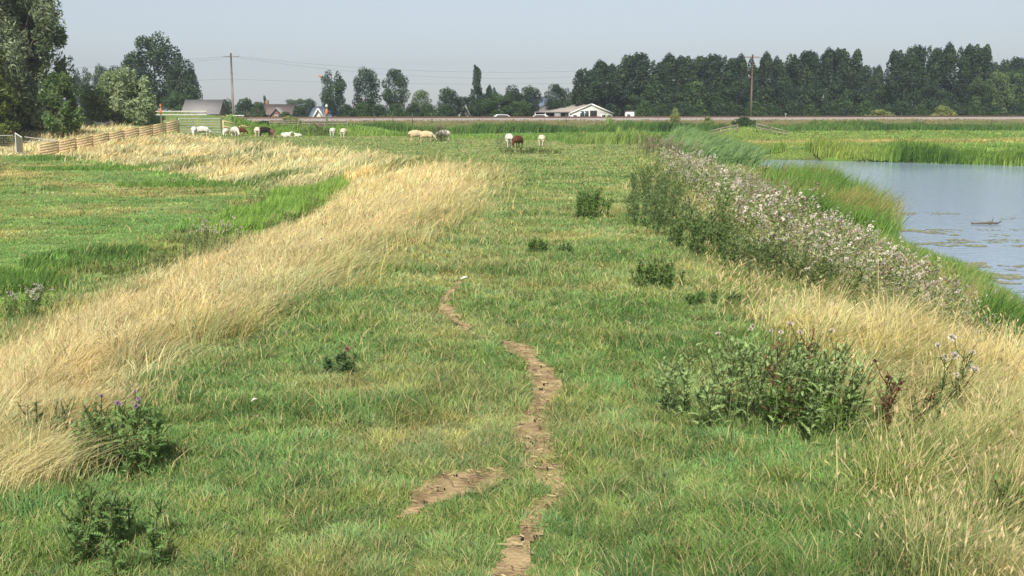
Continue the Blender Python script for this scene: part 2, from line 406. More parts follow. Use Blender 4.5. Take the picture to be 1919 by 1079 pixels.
def make_path():
    xs = np.arange(-.85, .55, .018); ys = np.arange(2.6, 11.2, .03)
    X, Y = np.meshgrid(xs, ys)
    d = trackd(X, Y) + (fbm(X, Y, .16, 5) - .5) * .11 + (fbm(X, Y, .05, 6) - .5) * .06 - .025
    idx = np.arange(X.size).reshape(X.shape); ok = d < .02
    q = ok[:-1, :-1] & ok[1:, :-1] & ok[:-1, 1:] & ok[1:, 1:]
    a, b, c, e = idx[:-1, :-1][q], idx[:-1, 1:][q], idx[1:, 1:][q], idx[1:, :-1][q]
    Z = H(X, Y) + .006 + .012 * fbm(X, Y, .10, 8)
    acc = Acc(); acc.add(np.stack([X.ravel(), Y.ravel(), Z.ravel()], 1), np.concatenate([np.stack([a, b, c], 1), np.stack([a, c, e], 1)]), (1, 1, 1))
    tag(acc.build('path', M['soil'], smooth=True), kind='structure')
    # dry bits and droppings trodden into the soil
    n = 5200; x = rng.uniform(-.8, .5, n); y = rng.uniform(3, 11, n); k = (trackd(x, y) < .02); x, y = x[k], y[k]
    acc = Acc(); n = len(x); a = rng.uniform(0, 6.28, n); L = rng.uniform(.012, .04, n); z = H(x, y) + .024
    v = np.stack([np.stack([x, y, z], 1), np.stack([x + np.cos(a) * L, y + np.sin(a) * L, z + .004], 1), np.stack([x + np.cos(a) * L + .003, y + np.sin(a) * L + .003, z + .006], 1), np.stack([x + .003, y + .003, z + .003], 1)], 1).reshape(-1, 3)
    i = (np.arange(n) * 4)[:, None]; f = (i + np.array([0, 1, 2, 0, 2, 3])).reshape(-1, 3)
    acc.add(v, f, np.repeat(np.where(rng.random((n, 1)) < .5, STRAW[None], np.array([[.16, .11, .065]])) * rng.uniform(.5, 1.0, (n, 1)), 4, 0))
    tag(acc.build('straw_litter', M['blade']), 'loose bits of dry straw trodden into the bare soil track', 'straw', kind='stuff')
    acc = Acc()
    for (x, y) in [(.16, 6.42), (.21, 6.55), (.12, 5.75), (.05, 4.05), (.08, 4.12), (.17, 7.05), (-.31, 4.62), (-.35, 4.50), (-.24, 4.8), (.11, 5.3), (.15, 4.9)]:
        for k in range(2):
            px, py = x + random.uniform(-.02, .02), y + random.uniform(-.03, .03); r = random.uniform(.004, .007); zz = H1(px, py) + .02
            acc.tube([(px, py, zz - r), (px, py, zz), (px, py, zz + r)], [r * .6, r, r * .4], (1, 1, 1), 5)
    tag(acc.build('sheep_droppings', M['dark']), 'scattered dark sheep droppings lying on the bare soil track', 'droppings', kind='stuff')
make_path()

def strip(name, material, d0, d1, z, kind=None, x0=-330, x1=420, thick=None, parent=None, wob=0):
    xs = np.linspace(x0, x1, 376); acc = Acc(); n = len(xs)
    prof = thick or [(d0, z), (d1, z)]
    vs = []
    for (d, zz) in prof:
        dd = d + (wob * (fbm(xs, xs * 0 + d, 3, 3) - .5) if wob else 0)
        vs.append(np.stack([xs, rail_y(xs) + dd, np.full(n, zz)], 1))
    f = []
    for k in range(len(prof) - 1):
        i = np.arange(n - 1) + k * n
        f += [np.stack([i, i + 1, i + 1 + n], 1), np.stack([i, i + 1 + n, i + n], 1)]
    acc.add(np.concatenate(vs), np.concatenate(f), (1, 1, 1))
    o = acc.build(name, material, parent)
    if kind: tag(o, kind=kind)
    return o
strip('railway_ballast', M['ballast'], 0, 0, 0, 'structure', thick=[(-4.6, 2.04), (-3.9, 2.42), (3.2, 2.42), (4.6, 2.0)], wob=.3)
for q, off in enumerate((-1.7, 1.9)):
    t = empty('railway_track', (0, float(rail_y(0)) + off, 2.42))
    tag(t, ['nearer pair of rusty rails running along the ballast of the railway bank', 'farther pair of rusty rails running along the ballast of the railway bank'][q], 'railway track', 'railway tracks on the embankment')
    for s in (-.72, .72):
        acc = Acc(); acc.beam((-330, -99 + s, .09), (420, 126 + s, .09), .07, .16); acc.build('rail', M['rail'], t)
road = strip('road', M['asphalt'], 11, 16, 1.38, 'structure')

print('setting done')
# ------------------------------------------------------------------ grass
def scatter(n, r0, r1, half=31, seedless=False):
    r = np.exp(rng.uniform(math.log(r0), math.log(r1), n)); t = np.radians(rng.uniform(-half, half, n))
    return r * np.sin(t), r * np.cos(t), r
WD = .00085
def tufts(x, y, s):
    """nearest tuft centre: offset vector, distance 0..1, a random number per tuft"""
    gx, gy = np.floor(x / s), np.floor(y / s); bd = np.full(len(x), 9e9); ox = np.zeros(len(x)); oy = np.zeros(len(x)); rid = np.zeros(len(x))
    for i in (-1, 0, 1):
        for j in (-1, 0, 1):
            cx, cy = gx + i, gy + j
            r1 = np.modf(np.abs(np.sin(cx * 12.9898 + cy * 78.233) * 43758.5453))[0]; r2 = np.modf(np.abs(np.sin(cx * 39.346 + cy * 11.135) * 24634.6345))[0]
            px, py = (cx + r1) * s, (cy + r2) * s; d = np.hypot(x - px, y - py); k = d < bd
            bd = np.where(k, d, bd); ox = np.where(k, x - px, ox); oy = np.where(k, y - py, oy); rid = np.where(k, np.modf(r1 * 7 + r2 * 13)[0], rid)
    return ox / s, oy / s, np.clip(bd / s, 0, 1), rid
def grass_layer(names, n, r0, r1, specs):
    x, y, r = scatter(n, r0, r1)
    z, col, h = zones(x, y)
    gz = H(x, y)
    for k, (name, label, cat) in names.items():
        m = (z == k) & (gz > -.03)
        if k == 0:
            td = trackd(x, y) + (fbm(x, y, .16, 5) - .5) * .11 + (fbm(x, y, .05, 6) - .5) * .05 + .06 * ss(.5, .7, vnoise(x, y, .45, 77))
            m &= rng.random(n) < (.11 + .93 * ss(-.035, .06, td))
        if k == 6: m &= (y - rail_y(x) < -4.7)
        if not m.any(): continue
        X, Y, Zz, Hh, rr, cc = x[m], y[m], gz[m], h[m], r[m], col[m]
        q = len(X)
        hm, lean, lr, wm_, strawp, scol = specs[k]
        hh = Hh * hm * rng.uniform(.55, 1.25, q) * (1 + .003 * rr)
        if k == 0: hh *= 1 - .45 * np.exp(-np.clip(trackd(X, Y), 0, 9) / .03)
        ts = {0: .17, 1: .32, 2: .4, 3: .5, 4: .28, 5: .6, 6: .6}[k] * (1 + np.floor(rr / 12) * .35).clip(1, 3).mean()
        tx, ty, td_, tid = tufts(X + .05 * (vnoise(X, Y, .1, 3) - .5), Y, ts)
        tk_ = .55 if k in (0, 2) else 1.0; hh *= (1 + .45 * tk_ - 1.25 * tk_ * td_) * (1 - .45 * tk_ + .9 * tk_ * tid)
        cc = cc * (.72 + .56 * np.modf(tid * 5.3)[0])[:, None] * np.array([1, 1, 1])
        tt = np.modf(tid * 9.7)[0][:, None]; cc = cc * np.concatenate([.88 + .24 * tt, np.ones((q, 1)), 1.1 - .2 * tt], 1)
        c = cc * rng.uniform(.68, 1.32, (q, 1)) * rng.uniform(.93, 1.07, (q, 3))
        st = rng.random(q) < strawp
        c[st] = scol * rng.uniform(.75, 1.15, (st.sum(), 1))
        hh[st] *= rng.uniform(.9, 1.5, st.sum())
        flow = (fbm(X, Y, 2.0, 111) - .5) * .8
        lx = lean + flow + rng.normal(0, lr, q) + .8 * tx; ly = rng.normal(.05, lr, q) + .8 * ty + (fbm(X, Y, 1.3, 113) - .5) * .8
        wd = WD * rr * wm_ * rng.uniform(.6, 1.3, q) + .0008
        acc = accs.setdefault(k, Acc())
        if k in (1, 4):
            e = np.flatnonzero((rng.random(q) < .10) & (rr < 30)); L_ = np.hypot(lx[e], ly[e])
            tp = np.stack([X[e] + lx[e] * hh[e], Y[e] + ly[e] * hh[e], Zz[e] + hh[e] * (1 - .35 * np.minimum(L_, 1.3))], 1)
            dr = np.stack([lx[e] * .9, ly[e] * .9, .5 * np.ones(len(e))], 1); dr /= np.linalg.norm(dr, axis=1)[:, None]
            sl_ = (.014 + .0018 * rr[e])[:, None]; sw = np.stack([np.ones(len(e)), -.4 * np.ones(len(e)), .2 * np.ones(len(e))], 1) * (.002 + .0004 * rr[e])[:, None]
            v4 = np.stack([tp - dr * sl_, tp - sw, tp + dr * sl_ * .8, tp + sw], 1).reshape(-1, 3); i4 = (np.arange(len(e)) * 4)[:, None]
            acc.add(v4, (i4 + np.array([0, 1, 2, 0, 2, 3])).reshape(-1, 3), np.repeat(np.array([.62, .50, .28]) * rng.uniform(.6, 1.2, (len(e), 1)), 4, 0))
        nearm = rr < 11
        for mm, sg in ((nearm, 3), (~nearm, 2)):
            if mm.any(): blades(acc, X[mm], Y[mm], Zz[mm], hh[mm], wd[mm], lx[mm], ly[mm], c[mm], sg, .8)
accs = {}
NAMES = {0: ('pasture_turf', 'short green grass growing along the top of the dike on both sides of the track', 'grass'),
         1: ('dry_grass', 'tall straw-coloured dry grass covering the left slope of the dike', 'dry grass'),
         2: ('pasture_grass', 'green grass with straw patches in the low pasture at the left', 'grass'),
         3: ('ditch_growth', 'lush bright green growth along the ditch at the foot of the left slope', 'weeds'),
         4: ('bank_grass', 'golden and green tall grass on the bank between the dike top and the water', 'tall grass'),
         5: ('rough_grass', 'rough straw and olive grass on the far slope below the grazing flock', 'rough grass'),
         6: ('meadow_grass', 'green meadow grass beyond the flock and across the water', 'grass')}
#       height mult, lean, lean random, width mult, straw share, straw colour
SPEC = {0: (.72, .08, .55, 1.0, .10, np.array([.52, .45, .22])),
        1: (1.1, .55, .38, .75, .15, STRAW * np.array([.8, .72, .65])),
        2: (1.0, .25, .40, 1.2, .06, np.array([.45, .38, .17])),
        3: (1.0, .25, .30, 1.3, .08, np.array([.45, .38, .17])),
        4: (1.2, .3, .45, .85, .13, GOLD),
        5: (1.0, .55, .35, 1.1, .15, STRAW),
        6: (.8, .3, .35, 1.3, .03, np.array([.45, .38, .17]))}
grass_layer(NAMES, 480000, 3.0, 14, SPEC)
grass_layer(NAMES, 600000, 13, 195, SPEC)
for k, a in accs.items():
    nm, lb, ct = NAMES[k]; tag(a.build(nm, M['blade']), lb, ct, kind='stuff')
accs = {}
print('grass done')

# ------------------------------------------------------------------ reeds and rushes
def reed_bed(name, label, x, y, hmin, hmax, cols, wid, lean=.3, cat='reeds', zoff=0., clump=2.0, acc=None):
    own = acc is None; acc = acc or Acc(); n = len(x); z = np.maximum(H(x, y), -.15) + zoff
    k = fbm(x, y, clump, 201); h = (hmin + (hmax - hmin) * np.clip((k - .25) * 1.7, 0, 1)) * rng.uniform(.7, 1.1, n)
    pick = np.clip(fbm(x, y, clump * 1.4, 207) * 1.5 - .25 + rng.normal(0, .18, n), 0, .999) * (len(cols) - 1)
    i = pick.astype(int); f = (pick - i)[:, None]; cc = np.array(cols); c = cc[i] * (1 - f) + cc[np.minimum(i + 1, len(cols) - 1)] * f
    c = c * rng.uniform(.65, 1.3, (n, 1))
    d = np.hypot(x, y)
    blades(acc, x, y, z, h, wid * rng.uniform(.6, 1.3, n) + .0006 * d, lean + rng.normal(0, .22, n), rng.normal(0, .2, n), c, 3, 1.2)
    return tag(acc.build(name, M['blade']), label, cat, kind='stuff') if own else None
G1, G2_, G3, Y1, B1 = (.11, .23, .045), (.19, .33, .07), (.29, .39, .11), (.45, .42, .14), (.34, .22, .11)
n = 34000; y = rng.uniform(15, 62, n); y = np.where(rng.random(n) < .5, 15 + 47 * rng.random(n) ** 1.6, y)
x = TR(y) + rng.uniform(-2.0, .45, n) - 1.3 * ss(26, 34, y) * rng.random(n) + (fbm(y * 0, y, 2.5, 3) - .5) * 1.2
x = np.where(y < 17.5, x - .3, x)
x = x + .9 * ss(30, 35, y) * (1 - ss(47, 54, y))
k = (y > 30.5) & (y < 48 + rng.normal(0, 1.5, len(y)))
reed_bed('tall_reed_bed', 'tall green and brown-tipped reeds bulging into the water beyond the thistles', x[k], y[k], .75, 1.75, [(.08, .17, .035), G2_, (.15, .30, .05), G2_, (.27, .25, .09), Y1], .015, .3, clump=2.2)
x, y = x[~k], y[~k]
reed_bed('reed_bed', 'low sparse reeds edging the water right of the thistle stand', x, y, .2, .5, [G1, G2_, G3, Y1, (.30, .26, .10)], .012, .35, clump=3)
n = 6500; y = rng.uniform(11.0, 17.0, n); x = .432 * y + np.abs(rng.normal(0, .4, n)) - .12
reed_bed('waterside_sedge', 'tall bright green sedge at the right edge beside the water', x, y, .45, .9, [(.08, .18, .03), G1, G2_, G3], .014, .2, 'sedge', clump=1.2)
n = 26000; x = np.concatenate([rng.uniform(13.5, 20.3, n // 4), rng.uniform(21.8, 75, n * 3 // 4)]); y = FAR(x) + rng.uniform(-.6, 2.4, len(x)) ** 1.0
reed_bed('far_shore_reeds', 'tall green reeds in uneven clumps along the far shore of the water', x, y, .45, 1.5, [(.07, .15, .03), G1, (.2, .34, .05), G3, (.34, .42, .08)], .03, .18, clump=3.0)
n = 9000; x = rng.uniform(8, 16.2, n); y = rng.uniform(60, 82, n); k = (x > XR(y) + .5) & (x < TR(y) - 1.3); x, y = x[k], y[k]
reed_bed('common_reed_patch', 'pale blue-green wind-blown reeds at the narrow end of the water', x, y, 1.0, 1.9, [(.16, .29, .10), (.22, .36, .14), (.27, .38, .14)], .04, .6, clump=4)
n = 9000; x = rng.uniform(3.5, 14, n); y = 74 + rng.uniform(0, 13, n) + .2 * x
reed_bed('rush_patch', 'bright lush green rushes behind the grazing sheep and left of the reeds', x, y, .5, 1.1, [G1, G2_, (.2, .30, .08), G3], .035, .25, 'rushes', clump=3)
n = 34000; x = rng.uniform(-60, 110, n); y = rail_y(x) - 15.5 + rng.uniform(-1.8, 2.8, n); k = y > 108; x, y = x[k], y[k]
reed_bed('ditch_reeds', 'dark green reeds filling the ditch along the foot of the railway bank', x, y, .7, 1.9, [(.055, .12, .03), (.09, .19, .04), (.16, .27, .06)], .05, .2, clump=6)
n = 16000; x = rng.uniform(-30, 9, n); y = rng.uniform(84, 118, n); k = (y > YB(x) + 1) & (fbm(x, y, 8, 301) > .42); x, y = x[k], y[k]
reed_bed('nettle_strip', 'green tall weeds behind the flock before the railway bank', x, y, .3, .9, [(.13, .22, .05), (.2, .34, .06), (.28, .38, .09)], .04, .3, 'weeds', clump=4)

# ditch clumps in the left pasture
def blob_pts(cx, cy, rx, ry, n):
    a = rng.uniform(0, 6.283, n); r = rng.random(n) ** .55
    return cx + np.cos(a) * r * rx, cy + np.sin(a) * r * ry
for (cx, cy, rx, ry, n, h0, h1, cols, nm, lb) in [
    (-7.3, 33.5, 1.5, 4.2, 4600, .3, .8, [(.15, .29, .05), (.25, .42, .08), (.32, .46, .11)], 'rush_clump', 'bright green rush clump in the ditch at the foot of the straw slope'),
    (-7.6, 41.5, 1.4, 3.4, 3400, .3, .75, [(.17, .31, .06), (.27, .44, .08), (.34, .46, .12)], 'rush_clump', 'lime green rush clump at the far end of the ditch beside the straw slope'),
    (-9.6, 25.0, 1.3, 1.6, 2400, .2, .5, [(.11, .2, .05), (.17, .3, .06)], 'rush_clump', 'dark green rush mound in the ditch nearer the left edge'),
    (-10.2, 21.3, 1.6, 1.5, 2600, .2, .45, [(.11, .21, .05), (.18, .32, .06)], 'rush_clump', 'dark rush clump in the ditch touching the left edge of the view'),
    (-13, 49.5, 4.5, 1.2, 1800, .15, .4, [(.11, .22, .04), G2_], 'rush_clump', 'low green rush clump where the ditch bends away to the left'),
    (-23, 64, 5, 1.4, 1700, .15, .4, [(.13, .25, .04), G2_], 'rush_clump', 'long green rush clump along the far ditch below the timber fence'),
    (-31, 77, 3.0, 1.3, 1300, .2, .5, [(.13, .22, .05), G2_, (.24, .34, .09)], 'rush_clump', 'small lime green rush clump by the low end of the timber fence')]:
    x, y = blob_pts(cx, cy, rx, ry, n); o = reed_bed(nm, lb, x, y, h0, h1, cols, .012, .3, 'rushes', clump=1.5)
    tag(o, group='rush clumps in the left ditch')

# ------------------------------------------------------------------ thistles
def leaf_tris(L, w_, teeth):
    """spiny-edged leaf along +X, curling down"""
    v, f = [], []
    for i in range(teeth + 1):
        t = i / teeth; zc = .25 * L * math.sin(t * 1.9) - .25 * L * t * t
        v.append((t * L, 0, zc))
    mid = len(v)
    for s in (-1, 1):
        b = len(v)
        for i in range(teeth):
            t = (i + .75) / teeth; ww = w_ * math.sin(math.pi * min(1, .15 + .85 * t)) * (1 if i % 2 else .7)
            zc = .25 * L * math.sin(t * 1.9) - .25 * L * t * t
            v.append((t * L + .05 * L, s * (ww + .004), zc + .12 * ww)); f.append((i, i + 1, b + i) if s > 0 else (i, b + i, i + 1))
    return np.array(v), np.array(f)
def rot_to(dirv, roll=0):
    d = Vector(dirv).normalized(); q = d.to_track_quat('X', 'Z'); return np.array((q.to_matrix() @ Matrix.Rotation(roll, 3, 'X')))
def fluff(acc, p, r, col, k=10):
    v = [(0, 0, 0)]; f = []
    for i in range(k):
        d = Vector((random.gauss(0, 1), random.gauss(0, 1), random.gauss(.5, .8))).normalized(); s = d.orthogonal().normalized() * .38
        b = len(v); v += [tuple((d + s) * r), tuple((d - s) * r)]; f.append((0, b, b + 1))
        s2 = d.cross(s); b = len(v); v += [tuple((d * .8 + s2) * r), tuple((d * .8 - s2) * r)]; f.append((0, b, b + 1))
    c = np.array(col) * random.uniform(.8, 1.15)
    acc.add(np.array(v) + np.array(p), f, c)
def thistle_stem(st, lv, base, h, lean, nb, nl, leafL, teeth, leafcol, stemcol, dens=1.0):
    tips = []
    bx, by, bz = base; P = []
    for i in range(6):
        t = i / 5; P.append(Vector((bx + lean[0] * h * t ** 1.4 + random.uniform(-.012, .012), by + lean[1] * h * t ** 1.4 + random.uniform(-.012, .012), bz + h * t)))
    st.tube([tuple(p) for p in P], [.006, .005, .0045, .004, .003, .002], stemcol, 3)
    tips.append(P[-1])
    segs = [(P, .25)]
    for k in range(nb):
        t = random.uniform(.4, .9); i = int(t * 5); q = P[i].lerp(P[min(i + 1, 5)], t * 5 - i); a = random.uniform(0, 6.28); L = h * random.uniform(.18, .36)
        B = [q, q + Vector((math.cos(a) * .5, math.sin(a) * .5, .6)) * L * .55, q + Vector((math.cos(a) * .62 + lean[0] * .3, math.sin(a) * .62, 1.0)) * L]
        st.tube([tuple(p) for p in B], [.003, .0025, .0015], stemcol, 3); segs.append((B, 0)); tips.append(B[-1])
    for (S, t0) in segs:
        m = nl if len(S) == 6 else max(3, int(nl * .35))
        for j in range(m):
            t = t0 * .4 + (1 - t0 * .4) * (j + random.random()) / m; u = t * (len(S) - 1); i = min(int(u), len(S) - 2); q = S[i].lerp(S[i + 1], u - i)
            a = j * 2.4 + random.uniform(-.5, .5); L = leafL * random.uniform(.6, 1.2) * (1.15 - .55 * t) * (.8 if len(S) != 6 else 1)
            v, f = leaf_tris(L, L * .2, teeth)
            m3 = rot_to((math.cos(a), math.sin(a), random.uniform(.0, .9)), random.uniform(-.5, .5))
            lv.add(v @ m3.T + np.array(q), f, np.array(leafcol) * random.uniform(.65, 1.4))
    return tips
FL = (.70, .64, .55); TLC = (.10, .17, .06); TSC = (.20, .24, .10)
def thistle_plant(label, x, y, n, rx, ry, h, heads, leafL=.08, teeth=5, leafcol=TLC, nl=13, nb=4, cat='thistle', lean=(.12, .02), group=None, name='thistle_plant', headcol=FL, headr=.016, stemcol=TSC, brown=0):
    z0 = H1(x, y); near = math.hypot(x, y) < 8
    t = empty(name, (x, y, z0)) if near else None
    if near: tag(t, label, cat, group)
    st, lv, hd = Acc(), Acc(), Acc(); tips = []
    for k in range(n):
        a = random.uniform(0, 6.283); r = random.random() ** .6; px, py = math.cos(a) * rx * r, math.sin(a) * ry * r
        hh = h * (1 - .4 * r * r) * random.uniform(.7, 1.05)
        lc = leafcol if k >= brown else (.20, .11, .06)
        if near: st = Acc()
        else: st = lv
        tips += thistle_stem(st, lv, (px, py, H1(x + px, y + py) - z0 - .02), hh, (lean[0] + px * .25, lean[1] + py * .25), nb, nl, leafL, teeth, lc, stemcol if k >= brown else (.2, .12, .07))
        if near: st.build('stem', M['leaf'], t)
    if near: lv.build('foliage', M['leaf'], t)
    tips.sort(key=lambda p: -p.z)
    if heads and not near:
        for p in tips[:heads]: fluff(lv, tuple(p), headr * random.uniform(.7, 1.3), headcol, 8)
    if not near:
        t = lv.build(name, M['leaf']); t.location = (x, y, z0); tag(t, label, cat, group); return t
    if heads:
        if heads <= 14:
            for p in tips[:heads * 2:2]:
                a = Acc(); fluff(a, tuple(p), headr * random.uniform(.8, 1.4), headcol, 16); a.build('seed_head', M['leaf'], t)
        else:
            for p in tips[:heads]: fluff(hd, tuple(p), headr * random.uniform(.7, 1.3), headcol, 8)
            tag(hd.build('seed_head', M['leaf'], t), kind='stuff')
    return t
thistle_plant('bushy dark green thistle clump at the left, rising against the straw slope', -1.78, 4.95, 24, .26, .18, .42, 6, .075, 6, (.15, .25, .075), headcol=(.45, .3, .42), headr=.011)
thistle_plant('dark low thistle clump in the bottom left corner', -1.52, 3.95, 18, .24, .18, .30, 0, .06, 6, (.15, .25, .075))
thistle_plant('grey-green thinner thistle behind the bushy clump at the left edge', -2.22, 5.2, 7, .2, .12, .33, 0, .06, 5, (.16, .2, .09))
thistle_plant('large grey-green thistle thicket right of the track with a few fluffy heads', 1.42, 5.85, 58, .60, .48, .50, 8, .068, 6, (.26, .37, .14), nl=12, brown=2, headcol=(.66, .57, .5), headr=.013, nb=6)
thistle_plant('dark leafy nettle-like clump in front of the large thistle thicket', 1.52, 5.62, 14, .24, .14, .36, 0, .07, 6, (.13, .23, .05), name='leafy_weed', cat='weed', brown=2)
thistle_plant('withered brown dock with green tips right of the large thistle thicket', 1.90, 5.5, 5, .12, .08, .40, 4, .06, 5, (.13, .17, .05), name='dock_plant', cat='dock', headcol=(.2, .09, .05), headr=.012, brown=3)
thistle_plant('thin brown-stemmed weed leaning right beside the withered dock', 2.10, 5.5, 4, .1, .06, .40, 0, .055, 5, (.14, .2, .06), lean=(.35, 0), brown=1)
thistle_plant('tall thin thistle with a cluster of pale fluffy heads in the golden grass', 2.46, 6.15, 3, .06, .05, .56, 8, .06, 5, (.18, .24, .09), headr=.02, nb=5)
thistle_plant('sparse green thistle in the golden grass near the bottom right corner', 2.0, 4.4, 4, .12, .08, .3, 0, .06, 5, (.15, .24, .06))
thistle_plant('small dark thistle rosette with one brown head left of the track', -1.06, 6.85, 9, .13, .09, .19, 1, .06, 6, (.10, .18, .07), headcol=(.3, .14, .1))
GB = 'leafy thistle bushes on the dike top'
DG = (.14, .24, .065)
thistle_plant('largest round green thistle bush on the dike top before the sheep', 1.18, 17.3, 38, .34, .4, .52, 0, .09, 4, DG, group=GB)
thistle_plant('pair-left small green thistle bush in the middle of the dike top', .28, 13.05, 14, .13, .15, .20, 0, .06, 4, DG, group=GB)
thistle_plant('low flat green thistle bush just right of the small middle bush', .64, 12.95, 10, .14, .15, .13, 0, .06, 4, (.14, .23, .07), group=GB)
thistle_plant('green thistle bush on the right verge below the pale flowering bank', 1.36, 10.6, 30, .24, .26, .30, 0, .07, 5, DG, group=GB)
thistle_plant('low thistle bush where the right verge meets the golden grass', 1.75, 9.6, 14, .25, .2, .17, 0, .06, 5, (.12, .22, .06), group=GB)
thistle_plant('tall dark green thistle bush at the left end of the flowering bank', 2.15, 16.2, 80, .45, 2.2, .6, 0, .09, 4, (.13, .2, .07), group=GB)
thistle_plant('dark green thistle bush on the bank shoulder below the fluffy heads', 2.45, 13.2, 80, .55, 1.3, .5, 0, .085, 4, (.12, .2, .06), group=GB)
thistle_plant('tall green thistle clump beside the narrowing flowering bank farther up', 2.7, 21.5, 60, .5, 2.5, .7, 0, .1, 4, (.13, .2, .07), group=GB)
thistle_plant('grey-green thistle bush at the foot of the flowering bank above the golden grass', 2.9, 11.6, 60, .7, .6, .5, 14, .08, 4, (.15, .22, .08), group=GB)
thistle_plant('brown-topped thistle bush on the skyline beside the pair of standing sheep', -17.0, 98, 50, 1.3, .9, 1.1, 60, .22, 3, (.15, .17, .08), nl=10, headcol=(.42, .32, .26), headr=.07, group='thistle bushes along the skyline')
thistle_plant('dark thistle bush on the skyline hiding part of a sheep', -5.4, 82, 44, .75, .6, 1.1, 40, .2, 3, (.13, .14, .07), nl=10, headcol=(.35, .25, .22), headr=.05, group='thistle bushes along the skyline')
thistle_plant('grey faded thistle just left of the white sheep in the middle', -.75, 69, 6, .25, .3, .7, 8, .16, 3, (.2, .22, .14), nl=8, headcol=(.45, .4, .38), headr=.04, group='thistle bushes along the skyline')
thistle_plant('wide low olive weed patch in front of the brown sheep', .9, 57, 60, 1.5, 1.6, .4, 0, .16, 3, (.17, .2, .07), nl=9, name='weed_patch', cat='weeds', group='thistle bushes along the skyline')
thistle_plant('white-flowering weed clump at the ditch bank left of the straw slope', -6.9, 25.2, 30, .7, 1.0, .75, 60, .1, 3, (.2, .24, .1), nl=9, headr=.03, headcol=(.6, .55, .45), group='weeds at the foot of the left slope')
thistle_plant('grey-green weed clump on the straw slope beside the rush clump', -6.0, 29.5, 22, .6, .9, .5, 10, .1, 3, (.17, .2, .09), nl=9, group='weeds at the foot of the left slope')
thistle_plant('tall dark weed standing right of the bright rush clump', -5.6, 31.0, 6, .2, .3, .85, 0, .1, 3, (.17, .16, .08), nl=9, group='weeds at the foot of the left slope')
thistle_plant('white-dotted weed clump at the left edge of the view', -7.7, 17.6, 34, .5, .7, .55, 50, .1, 3, (.15, .23, .07), nl=9, headr=.025, headcol=(.6, .58, .5), group='weeds at the foot of the left slope')
thistle_plant('olive weed clump between the ditch and the straw slope', -7.0, 21.5, 34, .8, 1.0, .55, 0, .1, 3, (.16, .2, .07), nl=9, group='weeds at the foot of the left slope')

def thistle_bank():
    """the drift of seeding thistles: nobody could count it"""
    TP = []
    for k in range(14):
        a, b, c = Acc(), Acc(), Acc(); h = random.uniform(.6, .85)
        tips = thistle_stem(a, b, (0, 0, 0), h, (.12, 0), random.randint(4, 7), 14, .12, 2, (1, 1, 1), (.9, .9, .8))
        for p in tips:
            for _ in range(random.choice((1, 1, 2, 2, 3))):
                fluff(c, (p.x + random.gauss(0, .025), p.y + random.gauss(0, .025), p.z + random.gauss(0, .02)), random.uniform(.02, .036), (1, 1, 1), 6)
        TP.append([(np.concatenate(q.v), np.concatenate(q.f), np.concatenate(q.c)) for q in (a, b, c)])
    st, hd = Acc(), Acc()
    def put(x, y, s, lc, fluffy, fcol=FL, hs=1.0):
        t = TP[random.randrange(14)]; a = random.uniform(0, 6.28); cs, sn = math.cos(a), math.sin(a)
        Rm = np.array([[cs, sn, 0], [-sn, cs, 0], [0, 0, 1]]); o = np.array([x, y, H1(x, y) - .02])
        for q, (v, f, c) in enumerate(t):
            if q == 2 and not fluffy: continue
            vv = (v @ Rm) * s; vv[:, 0] += .18 * vv[:, 2]
            if q < 2: st.add(vv + o, f, c * np.array(lc))
            else: hd.add(vv + o, f, c * (np.array(fcol) * random.uniform(.65, 1.4) if random.random() < .75 else np.array((.42, .33, .24))))
    n = 0
    while n < 1750:
        y = 9.9 + 36 * random.random() ** 1.7; u = random.random(); xr, tr = float(XR(y)), float(TR(y))
        x = xr + .4 + (tr - xr - 1.5) * u
        if y < 12 and x < 2.3 + (12 - y) * .7 + random.uniform(-.3, .5): continue
        if x < xr + 1.0 and random.random() < .5: continue
        d = float(fbm(np.array([x]), np.array([y]), 2.2, 401)[0])
        if d < .33 and random.random() < .7: continue
        fl = random.random() < ((.95 if x > xr + .7 else .35) * (.35 + .65 * (float(fbm(np.array([x]), np.array([y]), 1.3, 411)[0]) > .46)) * min(1, max(.25, (y - 10) / 3))) and x < tr - 1.6 - max(0, 13 - y) * .3
        g = random.uniform(0, 1); lc = np.array([.20, .30, .095]) * (1 - g) + np.array([.40, .43, .20]) * g
        put(x, y, random.choice((.6, .8, .95, 1.1, 1.25)) * random.uniform(.85, 1.1) * (.92 - .3 * u) * (1 - .006 * max(0, y - 20)) * (.75 + .25 * min(1, max(0, (y - 10) / 4))) * (.8 if random.random() < .3 else 1), lc, fl and d > .3); n += 1
    for k in range(90):
        y = random.gauss(58, 3.5); x = float(XR(np.array([y]))[0]) + random.gauss(1.1, .8); put(x, y, random.uniform(.8, 1.1), (.22, .2, .12), True, (.45, .36, .30))
    st.build
    tag(st.build('thistle_stand', M['leaf']), 'dense grey-green stand of thistles on the bank above the water', 'thistles', kind='stuff')
    tag(hd.build('thistle_down', M['leaf']), 'pale pinkish fluffy seed heads topping the thistle stand on the bank', 'seed heads', kind='stuff')
thistle_bank()
# long dry stalks by the water
n = 260; x = rng.uniform(5.2, 6.6, n); y = rng.uniform(12.2, 14.5, n)
acc = Acc(); blades(acc, x, y, H(x, y), rng.uniform(.5, .95, n), np.full(n, .012), rng.normal(.1, .08, n), rng.normal(0, .05, n), np.tile(np.array([.5, .38, .2]), (n, 1)) * rng.uniform(.7, 1.2, (n, 1)), 3)
tag(acc.build('dry_stalks', M['blade']), 'upright dry tan stalks between the golden grass and the sedge', 'stalks', kind='stuff')
